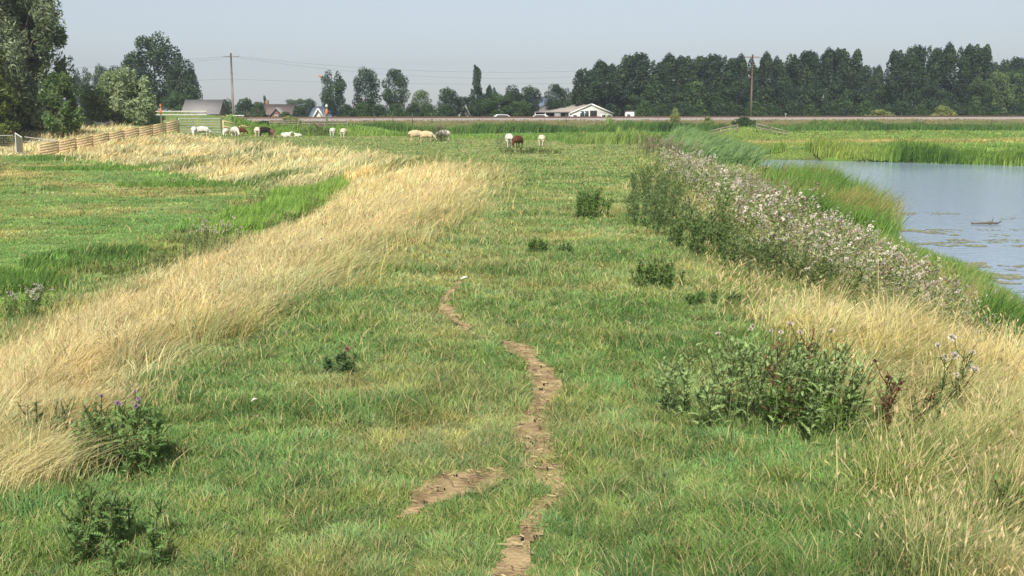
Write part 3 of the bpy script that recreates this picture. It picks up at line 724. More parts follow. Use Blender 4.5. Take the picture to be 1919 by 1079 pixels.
# arching straw tuft over the lower left
n = 420; x = rng.normal(-2.18, .10, n); y = rng.normal(4.72, .12, n)
acc = Acc(); blades(acc, x, y, H(x, y), rng.uniform(.22, .42, n), np.full(n, .0035), rng.normal(1.0, .2, n), rng.normal(.1, .15, n), np.tile(STRAW, (n, 1)) * rng.uniform(.8, 1.2, (n, 1)), 3, 1.2)
tag(acc.build('straw_tuft', M['blade']), 'arching pale straw tuft bending right at the left edge below the thistle clump', 'grass tuft')
print('plants done')

# ------------------------------------------------------------------ floating leaves and driftwood
n = 18000; y = rng.uniform(20, 42, n); x = TR(y) + .2 + np.abs(rng.normal(0, 2.2, n))
k = (fbm(x * .5, y, 1.6, 501) > .52) & (fbm(x, y, .5, 503) > .42 + .12 * (y < 27)) & (H(x, y) < -.02) & ((y < 26.5) | ((y > 29.5) & (y < 34)) | ((y > 36.5) & (y < 39.5))); x, y = x[k], y[k]; n = len(x)
acc = Acc(); r = rng.uniform(.022, .065, n); a = np.linspace(0, 2 * math.pi, 7)[:-1] + .3
v = np.stack([np.stack([x + r * math.cos(t), y + r * math.sin(t), .006 + rng.uniform(0, .006, n)], 1) for t in a], 1).reshape(-1, 3)
i = (np.arange(n) * 6)[:, None]; f = (i + np.array([0, 1, 2, 0, 2, 3, 0, 3, 4, 0, 4, 5])).reshape(-1, 3)
g = rng.random((n, 1)); c = np.array([.30, .34, .16]) * g + np.array([.42, .40, .26]) * (1 - g)
acc.add(v, f, np.repeat(c, 6, 0)); tag(acc.build('floating_leaves', M['leaf']), 'yellow-green floating leaves scattered on the water along the near shore', 'water plants', kind='stuff')
def branch(label, x, y, segs, rz):
    acc = Acc()
    for pts, r in segs: acc.tube(pts, r, (.13, .08, .05), 6)
    o = acc.build('driftwood_branch', M['bark'], smooth=True); o.location = (x, y, 0); o.rotation_euler = (0, 0, rz); tag(o, label, 'branch', 'dead branches lying in the water')
branch('dead brown branch with an upright fork lying on the open water', 15.1, 35.4, [([(-.55, 0, .03), (-.1, .02, .05), (.3, 0, .04), (.42, 0, .10)], [.02, .035, .03, .015]), ([(.05, 0, .0), (.12, 0, .10), (.16, .02, .20)], [.03, .018, .006]), ([(.1, 0, .02), (.02, .03, .12)], [.02, .006]), ([(-.5, 0, .03), (-.56, .0, .08)], [.02, .01])], .05)
branch('dark twiggy branch in the water close to the near shore', 9.35, 22.9, [([(-.5, 0, .02), (0, .02, .05), (.4, 0, .1)], [.015, .02, .008]), ([(.1, 0, .04), (.28, .02, .2)], [.012, .004]), ([(-.1, 0, .04), (.0, .02, .14)], [.012, .004]), ([(.3, 0, .08), (.2, 0, -.02)], [.01, .01])], .1)
branch('thin dark bent reed stalks poking from the water near the sedge', 8.9, 21.8, [([(0, 0, -.05), (.03, 0, .35)], [.008, .004]), ([(.02, 0, .3), (-.15, .02, .1)], [.006, .003]), ([(.2, 0, -.05), (.15, 0, .22)], [.006, .003])], .2)
for (lb, x, y) in [('small white feather in the grass left of the track', -1.41, 5.95), ('white bone-like scrap beside the far end of the track', -.46, 10.6)]:
    acc = Acc(); s = .6 if y < 8 else 1.2
    acc.tube([(-.03 * s, 0, .06), (0, .005, .075), (.03 * s, .0, .07 + .01 * s)], [.004 * s, .010 * s, .003 * s], (1, 1, 1), 5)
    o = acc.build('feather' if y < 8 else 'white_scrap', M['white']); o.location = (x, y, H1(x, y)); tag(o, lb, 'feather' if y < 8 else 'scrap')

# ------------------------------------------------------------------ sheep
def sheep_mesh(pose):
    """one continuous body grown over a skeleton; faces +X"""
    V, E, Rr = [], [], []
    def p(x, y, z, r, par=None):
        V.append((x, y, z)); Rr.append(r)
        if par is not None: E.append((par, len(V) - 1))
        return len(V) - 1
    lie = pose == 'lying'; dz = -.36 if lie else 0
    root = p(-.30, 0, .60 + dz, .20)
    m1 = p(-.05, 0, .585 + dz, .235, root); m2 = p(.18, 0, .60 + dz, .21, m1); ch = p(.36, 0, .61 + dz, .16, m2)
    rp = p(-.45, 0, .61 + dz, .13, root); p(-.53, 0, .52 + dz, .035, rp)
    if pose == 'grazing': N = [(.50, 0, .55, .12), (.61, 0, .42, .085), (.68, 0, .30, .075), (.76, 0, .18, .05), (.79, 0, .12, .035)]
    elif lie: N = [(.46, 0, .38, .10), (.54, 0, .50, .075), (.60, 0, .56, .075), (.70, 0, .50, .045), (.74, 0, .47, .03)]
    else: N = [(.47, 0, .74, .10), (.54, 0, .86, .075), (.60, 0, .92, .078), (.70, 0, .86, .05), (.75, 0, .83, .032)]
    k = ch; head = None
    for i, (x, y, z, r) in enumerate(N):
        k = p(x, y, z, r, k)
        if i == 2: head = k
    hx, _, hz, _ = N[2]
    for s in (-1, 1): e = p(hx - .01, s * .08, hz + .03, .022, head); p(hx - .02, s * .15, hz + .02, .012, e)
    for s in (-1, 1):
        if lie:
            a = p(.34, s * .14, .16, .06, ch); b = p(.46, s * .15, .05, .035, a); p(.58, s * .13, .035, .025, b)
            a = p(-.34, s * .18, .17, .09, root); b = p(-.15, s * .23, .06, .04, a); p(.0, s * .2, .035, .025, b)
        else:
            a = p(.33, s * .11, .44, .07, ch); b = p(.35, s * .11, .26, .032, a); c = p(.335, s * .11, .07, .03, b); p(.35, s * .11, .0, .03, c)
            a = p(-.36, s * .12, .44, .10, root); b = p(-.40, s * .12, .28, .04, a); c = p(-.385, s * .12, .08, .03, b); p(-.36, s * .12, .0, .03, c)
    me = bpy.data.meshes.new('body'); me.from_pydata(V, E, []); o = bpy.data.objects.new('tmp', me); C.objects.link(o)
    md = o.modifiers.new('s', 'SKIN'); me.skin_vertices[0].data[root].use_root = True
    for i, r in enumerate(Rr): me.skin_vertices[0].data[i].radius = (r, r)
    sb = o.modifiers.new('d', 'SUBSURF'); sb.levels = sb.render_levels = 3
    dg = bpy.context.evaluated_depsgraph_get(); out = bpy.data.meshes.new_from_object(o.evaluated_get(dg)); bpy.data.objects.remove(o)
    n = len(out.vertices); co = np.zeros(n * 3); out.vertices.foreach_get('co', co); co = co.reshape(-1, 3)
    nr = np.zeros(n * 3); out.vertices.foreach_get('normal', nr); nr = nr.reshape(-1, 3)
    wool = ss(.3 + dz, .42 + dz, co[:, 2]) * (1 - ss(.44, .52, co[:, 0]))
    bumpy = vnoise(co[:, 0] * 3 + co[:, 2] * 2, co[:, 1] * 3 + co[:, 2] * 3, .16, 3) + .6 * vnoise(co[:, 0] * 3 - co[:, 2], co[:, 1] * 3 + co[:, 2] * 2, .07, 4) - .5
    co = co + nr * (wool * (.05 * bumpy + .025))[:, None]
    out.vertices.foreach_set('co', co.ravel()); out.polygons.foreach_set('use_smooth', np.ones(len(out.polygons), bool)); out.update()
    return out
SM = {k: sheep_mesh(k) for k in ('grazing', 'standing', 'lying')}
for m_ in SM.values(): m_.materials.clear(); m_.materials.append(M['wool_cream'])
A90 = 90
for (px, d, pose, wool, az, s, lb) in [
    (369, 97, 'grazing', 'white', -80, .95, 'white sheep grazing head-on in front of the steel field gate'),
    (385, 98, 'grazing', 'white', 15, 1.0, 'white sheep grazing sideways in front of the steel field gate'),
    (428, 97, 'grazing', 'white', -95, .85, 'white sheep grazing at the top end of the right-hand timber rail'),
    (445, 97.5, 'grazing', 'white', -50, 1.0, 'white sheep with its head down beside a brown one under the timber rail'),
    (455, 99, 'grazing', 'brown', 10, .9, 'brown sheep half hidden behind a white one at the timber rail'),
    (487, 96, 'grazing', 'cream', 100, 1.0, 'cream sheep seen from behind just left of the black sheep'),
    (501, 96, 'grazing', 'black', 20, 1.0, 'black sheep in the flock on the skyline'),
    (515, 94, 'grazing', 'grey_brown', -70, .85, 'dark brown sheep just right of the black sheep'),
    (540, 95, 'lying', 'white', 10, .8, 'white sheep lying down right of the dark brown sheep'),
    (562, 96, 'lying', 'white', 160, .6, 'smaller white sheep lying farther right in front of the grey wooden gate'),
    (627, 96, 'grazing', 'white', 85, .92, 'left of the two pale sheep standing right of the brown-topped bush'),
    (647, 93, 'grazing', 'cream', 80, .95, 'right of the two pale sheep standing right of the brown-topped bush'),
    (781, 82, 'grazing', 'buff', 25, 1.0, 'buff sheep grazing at the left of the pair beside the dark thistle bush'),
    (800, 80.5, 'grazing', 'buff', 5, .95, 'buff sheep with its head behind the dark thistle bush'),
    (831, 83.5, 'grazing', 'white', 200, .95, 'white sheep showing behind the right side of the dark thistle bush'),
    (954, 68, 'grazing', 'white', 95, 1.0, 'white sheep seen from behind, left of the reddish brown sheep'),
    (970, 67, 'grazing', 'brown', -120, .88, 'reddish brown sheep between two pale ones in the middle'),
    (1015, 70, 'grazing', 'cream', 80, .85, 'cream sheep grazing alone right of the reddish brown sheep'),
    (1112, 98, 'lying', 'buff', 170, .9, 'distant buff sheep resting right of the orange marker post'),
    (1347, 92, 'lying', 'cream', 60, 1.2, 'pale sheep back showing in the grass near the small culvert railings'),
    (194, 104, 'lying', 'white', 170, .85, 'left of two white sheep lying in the shade under the round willow'),
    (209, 105, 'lying', 'white', 10, .7, 'right of two white sheep lying in the shade under the round willow')]:
    y = d; x = (px - 959.5) / 2100 * d / math.cos(0) * 1.0
    o = bpy.data.objects.new('sheep', SM[pose]); C.objects.link(o)
    o.material_slots[0].link = 'OBJECT'; o.material_slots[0].material = M['wool_' + wool]
    o.location = (x, y, H1(x, y) + .01 + (.1 if px > 1050 and px < 1400 else 0)); o.rotation_euler = (0, 0, R(az)); o.scale = (s, s, s)
    tag(o, lb, 'sheep', 'sheep grazing on and around the dike')
print('sheep done')

# ------------------------------------------------------------------ trees
def shell_leaves(acc, cen, rad, n, size, cols, drift=(0, 0, 0), nrand=.6, taper=0, aspect=1.0, fill=.35):
    """leaf clumps on and inside an ellipsoid lobe"""
    d = rng.normal(0, 1, (n, 3)); d /= np.linalg.norm(d, axis=1)[:, None]
    r = 1 - fill * rng.random(n) ** 2 + rng.normal(0, .06, n)
    p = d * r[:, None]
    if taper: p[:, :2] *= (1 - taper * np.clip(p[:, 2:3] * .5 + .5, 0, 1))
    pos = np.array(cen) + p * np.array(rad) + np.array(drift)[None] * (p[:, 2:3] ** 2)
    nr = d / np.array(rad); nr /= np.linalg.norm(nr, axis=1)[:, None]
    nr = nr + rng.normal(0, nrand, (n, 3)); nr /= np.linalg.norm(nr, axis=1)[:, None]
    t = np.cross(nr, rng.normal(0, 1, (n, 3)) + np.array([0, 0, aspect * 0])); t /= np.linalg.norm(t, axis=1)[:, None]
    b = np.cross(nr, t); s = size * rng.uniform(.5, 1.25, n)
    t = t * s[:, None] * aspect; b = b * s[:, None] / aspect
    v = np.stack([pos - t, pos - b * .6 + t * .1, pos + t, pos + b * .7 - t * .15], 1).reshape(-1, 3)
    i = (np.arange(n) * 4)[:, None]; f = (i + np.array([0, 1, 2, 0, 2, 3])).reshape(-1, 3)
    c = np.array(cols)[rng.integers(0, len(cols), n)] * rng.uniform(.75, 1.25, (n, 1))
    acc.add(v, f, np.repeat(c, 4, 0))
def crown_lobes(kind):
    L = []
    U = random.uniform
    if kind == 'poplar':       # tall crown of upswept plumes, wind-pushed to the right
        for k in range(44):
            z = .09 + .75 * (k / 43) ** .9; a = U(0, 6.28); wd_ = .17 * math.sin(math.pi * min(1, (z - .05) * .98)) ** .5
            r = wd_ * U(.3, 1); L.append(((math.cos(a) * r + .02 + .05 * z, math.sin(a) * r * .8, z), (U(.05, .078), U(.05, .078), U(.09, .14)), (U(.0, .02), 0, 0), .45))
        for q in range(4): L.append(((U(-.07, .09), U(-.05, .05), U(.82, .9)), (U(.04, .06), .05, U(.07, .11)), (.015, 0, 0), .5))
    elif kind == 'round':
        for k in range(26):
            a = U(0, 6.28); t = U(-1, 1); r = math.sqrt(max(0, 1 - t * t * .9)) * U(.55, 1.0)
            L.append(((math.cos(a) * r * .30, math.sin(a) * r * .30, .53 + t * .35), (U(.09, .16), U(.09, .16), U(.07, .13)), (0, 0, 0), .1))
        L.append(((0, 0, .52), (.26, .26, .28), (0, 0, 0), 0))
    elif kind == 'column':
        for k in range(22):
            z = .12 + .78 * k / 21; a = U(0, 6.28); r = .10 * math.sin(math.pi * min(1, z * .95 + .05)) ** .6 * U(.3, 1)
            L.append(((math.cos(a) * r + .03 * z, math.sin(a) * r, z), (.06, .06, .10), (.02, 0, 0), .6))
        L.append(((.03, 0, .93), (.035, .035, .07), (.02, 0, 0), .6))
    elif kind == 'bush':
        for k in range(22):
            a = U(0, 6.28); t = U(0, 1); r = math.sqrt(1 - t * t) * U(.5, 1)
            L.append(((math.cos(a) * r * .42, math.sin(a) * r * .42, .15 + t * .65), (U(.12, .2), U(.12, .2), U(.12, .2)), (0, 0, 0), .1))
        L.append(((0, 0, .35), (.4, .4, .35), (0, 0, 0), 0))
    return L
def make_tree(kind, cols, n, size, trunk_h, trunk_r, bark='bark', seed=0, name='tree'):
    random.seed(seed); root = empty(name, (0, 0, 0))
    L = crown_lobes(kind); vol = [l[1][0] * l[1][2] for l in L]; tot = sum(vol); acc = Acc()
    for (c, r, dr, tp), v in zip(L, vol): 
        base = np.array(cols[random.randrange(len(cols))]); cc = [base, base * .85, base * 1.15]
        shell_leaves(acc, c, r, int(n * v / tot), size, cc, dr, .55, tp)
    tk = Acc(); tk.tube([(0, 0, -.02), (.004, 0, trunk_h * .5), (.01, .0, trunk_h), (.03, 0, min(.8, trunk_h + .35))], [trunk_r * 1.3, trunk_r, trunk_r * .8, trunk_r * .3], (1, 1, 1), 7)
    for k in range(7):
        l = random.choice(L); z = random.uniform(.7, 1.1) * trunk_h; tk.tube([(.01, 0, z), (l[0][0] * .5, l[0][1] * .5, (z + l[0][2]) * .5 + .02), l[0]], [trunk_r * .45, trunk_r * .3, trunk_r * .12], (1, 1, 1), 4)
    tk.build('trunk', M[bark], root); acc.build('crown', M['leaf'], root)
    return root
DKG = [(.034, .068, .034), (.044, .085, .034), (.027, .056, .032), (.058, .10, .04)]
MDG = [(.06, .115, .035), (.075, .135, .04), (.05, .10, .035)]
PLG = [(.15, .22, .08), (.17, .24, .09), (.13, .19, .07)]
T = {}
for k in range(4): T['poplar%d' % k] = make_tree('poplar', DKG, 17000, .012, .22, .010, seed=10 + k, name='poplar_tree', bark='birch_bark')
for k in range(3): T['round%d' % k] = make_tree('round', DKG, 8000, .017, .28, .018, seed=20 + k, name='broadleaf_tree')
for k in range(2): T['mid%d' % k] = make_tree('round', MDG, 7000, .018, .2, .015, seed=30 + k, name='broadleaf_tree')
T['pale0'] = make_tree('round', PLG, 7000, .017, .2, .015, seed=40, name='willow_tree')
T['column0'] = make_tree('column', DKG, 6000, .013, .1, .012, seed=50, name='columnar_poplar')
T['bush0'] = make_tree('bush', DKG, 4500, .03, .1, .02, seed=60, name='shrub')
T['bush1'] = make_tree('bush', MDG, 4500, .03, .1, .02, seed=61, name='shrub')
T['bush2'] = make_tree('bush', [(.22, .28, .08), (.26, .30, .09)], 4500, .03, .1, .02, seed=62, name='shrub')
HALFW = {'poplar': .185, 'round': .42, 'mid': .42, 'pale': .42, 'column': .16, 'bush': .55}
used = set()
def plant(kind, px, top, wpx, off, label, group, abs_d=None, rz=None, bot=1.3, cat=None):
    """px, top, wpx give the direction, height and breadth seen; off = metres behind the railway line"""
    k = px - 959.5; s = k / 2100
    d = abs_d if abs_d else (163 + off) / (1 - .3 * s)
    x = s * d; z0 = H1(x, d); ztop = CAMZ + (205 - top) / 2100 * d; h = ztop - z0
    wm_ = wpx / 2100 * d; kb = kind.rstrip('0123456789'); f = wm_ / (2 * HALFW[kb])
    o = T[kind] if kind not in used else copy_tree(T[kind])
    if kind not in used: used.add(kind)
    o.location = (x, d, z0 - .05); o.scale = (f, f, h / (.99 if kb in ('poplar', 'column') else .96)); o.rotation_euler = (0, 0, (rz if rz is not None else random.uniform(-.5, .5)) if kb == 'poplar' else random.uniform(0, 6.28))
    tag(o, label, cat or {'bush': 'shrub'}.get(kb, 'tree'), group)
    return o
ORD = ['first', 'second', 'third', 'fourth', 'fifth', 'sixth', 'seventh', 'eighth', 'ninth', 'tenth', 'eleventh', 'twelfth', 'thirteenth', 'fourteenth', 'fifteenth', 'sixteenth', 'seventeenth', 'eighteenth', 'nineteenth', 'twentieth']
random.seed(77)
GP = 'tall dark poplars beyond the railway'
for i, (px, top, wd_) in enumerate([(1092, 126, 62), (1118, 112, 66), (1148, 118, 60), (1178, 97, 72), (1213, 112, 60), (1243, 100, 74), (1277, 101, 66), (1312, 100, 70), (1345, 104, 60), (1375, 101, 62)]):
    plant('poplar%d' % (i % 4), px, top, wd_, 40 + (i * 7) % 9, 'tall dark poplar left of the reddish pole, %s from the barn' % ORD[i], GP)
for i, (px, top, wd_) in enumerate([(1422, 97, 60), (1450, 108, 54), (1482, 95, 66), (1508, 93, 58), (1538, 90, 66), (1566, 87, 62)]):
    plant('poplar%d' % ((i + 1) % 4), px, top, wd_, 38 + (i * 5) % 8, 'tall dark poplar right of the reddish pole, %s from the pole' % ORD[i], GP)
for i, (px, top, wd_) in enumerate([(1668, 90, 56), (1694, 83, 52), (1722, 85, 54), (1757, 80, 62), (1806, 79, 60)]):
    plant('poplar%d' % ((i + 2) % 4), px, top, wd_, 30 + (i * 5) % 6, 'airy tall poplar with a pale trunk, %s from the left of its clump' % ORD[i], GP)
for i, (px, top, wd_) in enumerate([(1602, 118, 56), (1630, 122, 48), (1843, 113, 54), (1872, 106, 50), (1895, 108, 50), (1918, 84, 50), (1950, 100, 60), (1990, 95, 60), (2030, 105, 60)]):
    plant('poplar%d' % (i % 4), px, top, wd_, 60 + (i * 5) % 6, 'lower and farther poplar in the gaps toward the right edge, %s from the left' % ORD[i], GP)
GU = 'dark trees in the understorey beyond the railway'
for i, (px, top, wd_) in enumerate([(1085, 165, 50), (1112, 150, 60), (1145, 160, 56), (1185, 164, 70), (1225, 150, 66), (1262, 160, 66), (1300, 148, 70), (1340, 158, 70), (1380, 150, 66), (1418, 160, 66), (1458, 150, 70), (1500, 155, 70), (1540, 150, 70), (1580, 165, 60), (1612, 160, 66), (1650, 155, 60), (1690, 160, 60), (1735, 160, 66), (1780, 160, 66)]):
    plant(['round0', 'round1', 'bush0', 'round2', 'bush0', 'round0', 'bush1'][i % 7], px, top, wd_ * 1.15, (46 if px < 1200 else 27) + (i * 5) % 7, 'dark rounded understorey tree right of the barn, %s from the barn' % ORD[i], GU)
for i, (px, top, wd_) in enumerate([(1828, 140, 60), (1858, 132, 66), (1893, 126, 76), (1930, 130, 80), (1975, 140, 80), (2020, 135, 80)]):
    plant(['mid0', 'pale0', 'mid1', 'round0', 'mid0', 'round1'][i], px, top, wd_, 24 + i, 'leafy mid-green tree at the far right beyond the railway, %s from the left' % ORD[i], GU)
for i in range(22):
    px = 1205 + i * 34
    plant('bush%d' % (0 if i % 3 else 1), px, 186 + (i * 7) % 14, 52, 22 + i % 3, 'low dark bush along the foot of the wood, one of a continuous line', 'low bushes along the foot of the wood')
GS = 'shrubs standing along the railway'
for i, (px, top, wd_, k, off, lb) in enumerate([(1640, 204, 90, 'bush2', 9, 'pale low shrub behind the rails right of the dense poplar block'), (1758, 197, 62, 'bush2', 9, 'yellow-green shrub behind the rails at the foot of the airy poplars'), (1862, 207, 90, 'bush1', 10, 'low green shrub behind the rails at the far right'),
        (1262, 201, 22, 'bush2', -7, 'upright olive shrub on the near side of the railway bank'), (1322, 217, 34, 'bush2', -10, 'low green shrub on the bank left of the culvert railings'), (1390, 217, 60, 'bush1', -10, 'green shrub on the bank above the culvert')]):
    plant(k, px, top, wd_, off, lb, GS)
GM = 'trees around the farm and village beyond the railway'
for (k, px, top, wd_, off, lb) in [
    ('round0', 628, 131, 62, 45, 'lollipop-shaped dark tree, left of the three free-standing ones'),
    ('round1', 688, 127, 64, 45, 'lollipop-shaped dark tree, middle of the three free-standing ones'),
    ('round2', 743, 129, 60, 45, 'lollipop-shaped dark tree, right of the three free-standing ones'),
    ('pale0', 790, 167, 52, 36, 'pale green rounded willow right of the three free-standing trees'),
    ('round1', 838, 164, 56, 34, 'dark green tree just right of the pale willow'),
    ('round2', 868, 180, 46, 36, 'small dark tree above the little white cottage'),
    ('column0', 897, 124, 36, 42, 'single narrow tall columnar poplar in the middle of the skyline'),
    ('poplar1', 915, 158, 30, 44, 'short side poplar leaning against the narrow columnar one'),
    ('round0', 890, 176, 50, 36, 'dark tree at the foot of the narrow columnar poplar'),
    ('mid0', 930, 172, 82, 30, 'broad mid-green tree before the narrow columnar poplar'),
    ('round0', 960, 158, 56, 40, 'dark rounded tree left of the farm, tallest of its group'),
    ('round1', 990, 161, 60, 38, 'dark rounded tree left of the farm, above the carport'),
    ('round2', 1040, 157, 50, 46, 'dark rounded tree behind the farmhouse roof'),
    ('round0', 1066, 164, 44, 44, 'dark rounded tree between the farmhouse and the poplar row'),
    ('mid1', 975, 185, 56, 34, 'low mid-green tree above the parked white car'),
    ('mid0', 1030, 186, 36, 58, 'low mid-green tree left of the blue-roofed farmhouse'),
    ('mid1', 1135, 176, 60, 50, 'mid-green tree behind the white barn gable'),
    ('mid0', 1085, 172, 46, 46, 'mid-green tree behind the barn ridge'),
    ('mid0', 1188, 170, 50, 42, 'mid-green tree behind the small white shed')]:
    plant(k, px, top, wd_, off, lb, GM)
GH = 'bushes of the hedge beyond the railway'
for i, (px, top, wd_) in enumerate([(652, 192, 46), (680, 190, 50), (712, 192, 50), (745, 191, 50), (776, 190, 46), (806, 192, 46), (838, 192, 46)]):
    plant('bush%d' % (i % 2), px, top, wd_, 28 + i % 3, 'dark hedge bush beneath the free-standing trees, %s from the left' % ORD[i], GH)
GL = 'trees and bushes around the village at the left'
for (k, px, top, wd_, d, lb) in [
    ('round0', 352, 108, 92, 190, 'right-hand lower lobe tree joined to the biggest far tree'),
    ('round1', 300, 66, 130, 195, 'biggest broad dark far tree left of the pale utility pole'),
    ('round2', 268, 100, 80, 192, 'left-hand shoulder tree of the biggest far tree'),
    ('mid0', 345, 168, 70, 185, 'mid-green tree below the biggest far tree'),
    ('round0', 168, 126, 46, 240, 'hazy dark tree behind the round willow, left one'),
    ('round1', 200, 122, 44, 240, 'hazy dark tree behind the round willow, middle one'),
    ('round2', 228, 124, 44, 240, 'hazy dark tree behind the round willow, right one'),
    ('mid0', 398, 186, 44, 225, 'small bush above the grey barn roof'),
    ('bush0', 430, 183, 40, 220, 'dark bush just left of the pale utility pole foot'),
    ('bush0', 466, 181, 54, 210, 'dark bush just right of the pale utility pole foot'),
    ('bush1', 488, 188, 40, 205, 'mid-green bush left of the brown-roofed house'),
    ('column0', 504, 179, 13, 230, 'tiny narrow conifer above the brown-roofed house'),
    ('mid1', 560, 183, 52, 420, 'faint bluish rounded tree far behind the houses'),
    ('round1', 584, 184, 34, 215, 'small dark tree left of the blue-roofed house'),
    ('bush0', 566, 195, 36, 200, 'dark bush between the brown-roofed and blue-roofed houses'),
    ('bush1', 610, 196, 30, 225, 'bush behind the blue-roofed house'),
    ('bush0', 662, 200, 46, 196, 'dark bush at the right end of the blue panelled roof'),
    ('bush1', 538, 207, 34, 196, 'low bush before the brown-roofed house'),
    ('bush2', 550, 216, 70, 138, 'bright green hillock of brambles right of the flock'),
    ('bush1', 500, 224, 44, 125, 'bright green bramble behind the black sheep'),
    ('bush1', 455, 222, 40, 125, 'green bramble behind the timber rail'),
    ('bush1', 290, 205, 36, 116, 'low bush under the right side of the round willow'),
    ('round2', -60, 60, 150, 140, 'broad dark tree outside the left edge')]:
    plant(k, px, top, wd_, 0, lb, GL, abs_d=d)

# ---- the near trees at the left: long-leaved grey willows
def near_tree(name, label, px, d, top, wpx, cols, nl, n, size, stretch, trunk=True, lowfrac=.12, bark='bark', seed=1, silver=None, dome=False):
    random.seed(seed); s = (px - 959.5) / 2100; x = s * d; z0 = H1(x, d); h = CAMZ + (205 - top) / 2100 * d - z0; rw = wpx / 2100 * d / 2
    root = empty(name, (x, d, z0)); tag(root, label, 'tree', 'trees on the bank at the left'); acc = Acc(); tk = Acc()
    tr = h * .018
    if trunk: tk.tube([(0, 0, -.2), (.1, 0, h * .2), (.0, .1, h * .45), (.15, 0, h * .75)], [tr * 1.4, tr, tr * .7, tr * .25], (1, 1, 1), 8)
    for k in range(nl):
        t = random.random(); z = h * (lowfrac + (1 - lowfrac) * t * .93)
        if dome: prof = math.sqrt(max(.02, 1 - ((t - .30) / .70) ** 2)) if t > .3 else (.72 + .93 * t)
        else: prof = math.sin(math.pi * min(1, .22 + .70 * t)) ** .6
        a = random.uniform(0, 6.283); r = rw * prof * random.uniform(.3, 1.0) * (1 if dome else (.78 + .34 * math.sin(a * 3 + t * 9 + seed) ))
        c = (math.cos(a) * r, math.sin(a) * r, z); q = rw * (random.uniform(.2, .32) if dome else random.uniform(.10, .30))
        base = np.array(random.choice(cols)); cc = [base, base * .8, base * 1.2]
        if silver is not None: cc.append(np.array(silver))
        shell_leaves(acc, c, (q, q, q * stretch), n // nl, size, cc, (random.uniform(0, q * .8), 0, 0), .8, .45, 1.5, .7)
        if k % 4 == 0 and trunk: tk.tube([(.05, 0, h * random.uniform(.12, .4)), (c[0] * .5, c[1] * .5, z * .7), c], [tr * .5, tr * .3, tr * .1], (1, 1, 1), 5)
    if tk.v: tk.build('trunk', M[bark], root)
    acc.build('crown', M['leaf'], root)
SIL = [(.12, .17, .08), (.16, .21, .105), (.085, .13, .05), (.20, .25, .14)]
near_tree('willow_tree', 'huge silvery grey willow filling the top left corner', 38, 98, -75, 222, SIL, 170, 70000, .17, 1.35, seed=3, lowfrac=.14, silver=(.27, .32, .20))
near_tree('broadleaf_tree', 'yellowish green tree at the left edge before the silvery willow', -8, 90, 90, 124, [(.12, .15, .035), (.15, .19, .045), (.09, .125, .03)], 60, 26000, .14, .9, seed=4)
near_tree('broadleaf_tree', 'small green tree with a thin dark trunk at the foot of the silvery willow', 126, 94, 138, 100, [(.085, .145, .045), (.11, .18, .055), (.14, .2, .07)], 55, 22000, .12, 1.1, seed=5, lowfrac=.2)
near_tree('willow_tree', 'round pale green pollard willow on the bank between the silvery willow and the gate', 235, 107, 137, 122, [(.25, .33, .15), (.29, .36, .19), (.19, .27, .11)], 70, 34000, .14, 1.1, seed=6, lowfrac=.06, silver=(.26, .32, .18), dome=True)
near_tree('broadleaf_tree', 'dark shaded shrub under the silvery willow behind the wire fence', 70, 104, 205, 120, [(.05, .08, .03), (.07, .11, .04)], 30, 9000, .14, .8, seed=8, lowfrac=.05)
print('trees done')

# ------------------------------------------------------------------ poles and cables
def pole(label, x, y, z0, ztop, m, off_arm=True):
    t = empty('utility_pole', (x, y, z0)); tag(t, label, 'utility pole', 'utility poles along the railway'); h = ztop - z0
    a = Acc(); a.tube([(0, 0, -.3), (0, 0, h * .5), (0, 0, h)], [.17, .145, .11], (1, 1, 1), 10); a.build('post', m, t, True)
    a = Acc(); a.beam((-1.1, 0, h - .35), (1.1, 0, h - .35), .1, .12); a.build('crossarm', m, t)
    a = Acc(); a.tube([(0, 0, h), (0, 0, h + .12)], [.14, .10], (1, 1, 1), 8); a.build('cap', M['steel'], t)
    for sx in (-1.0, -.45, .45, 1.0):
        a = Acc(); a.tube([(sx, 0, h - .29), (sx, 0, h - .2), (sx, 0, h - .08)], [.03, .06, .04], (1, 1, 1), 6); a.build('insulator', M['white'], t)
    for zz in (.62, .72):
        a = Acc(); a.tube([(0, 0, h * zz), (0, 0, h * zz + .08)], [.17, .17], (1, 1, 1), 8); a.build('band', M['steel'], t)
    return t
P1 = (-38.6, 157.0, 11.15); P2 = (37.9, 180.0, 12.1)
dx, dy = P2[0] - P1[0], P2[1] - P1[1]
PP = [(P1[0] - dx, P1[1] - dy, 10.9), P1, P2, (P2[0] + dx, P2[1] + dy, 12.0)]
LBL = ['pale utility pole far outside the left edge', 'pale grey-brown utility pole at the left above the flock', 'reddish brown utility pole before the dark poplars at the right', 'brown utility pole far outside the right edge']
for i, p in enumerate(PP): pole(LBL[i], p[0], p[1], H1(p[0], p[1]), p[2], M['pole_grey' if i < 2 else 'pole_wood'])
WL = [['upper', 'lower', 'third level'], ]
for s in range(3):
    a, b = PP[s], PP[s + 1]
    for q, (da, sag) in enumerate([(-.25, 2.35), (-.35, 3.1), (-3.4, .9)]):
        pts = []
        for k in range(41):
            t = k / 40; pts.append((a[0] + (b[0] - a[0]) * t, a[1] + (b[1] - a[1]) * t + (0, .9, 0)[q], a[2] + da + (b[2] - a[2]) * t - 4 * sag * t * (1 - t)))
        acc = Acc(); acc.tube(pts, .014, (1, 1, 1), 4); o = acc.build('overhead_cable', M['wire'])
        tag(o, '%s overhead cable %s' % (['highest thin', 'more sagging thin', 'lowest almost level thin'][q], ['running left from the pale utility pole', 'spanning between the two utility poles', 'running right from the reddish utility pole'][s]), 'cable', 'overhead cables of the pole line')
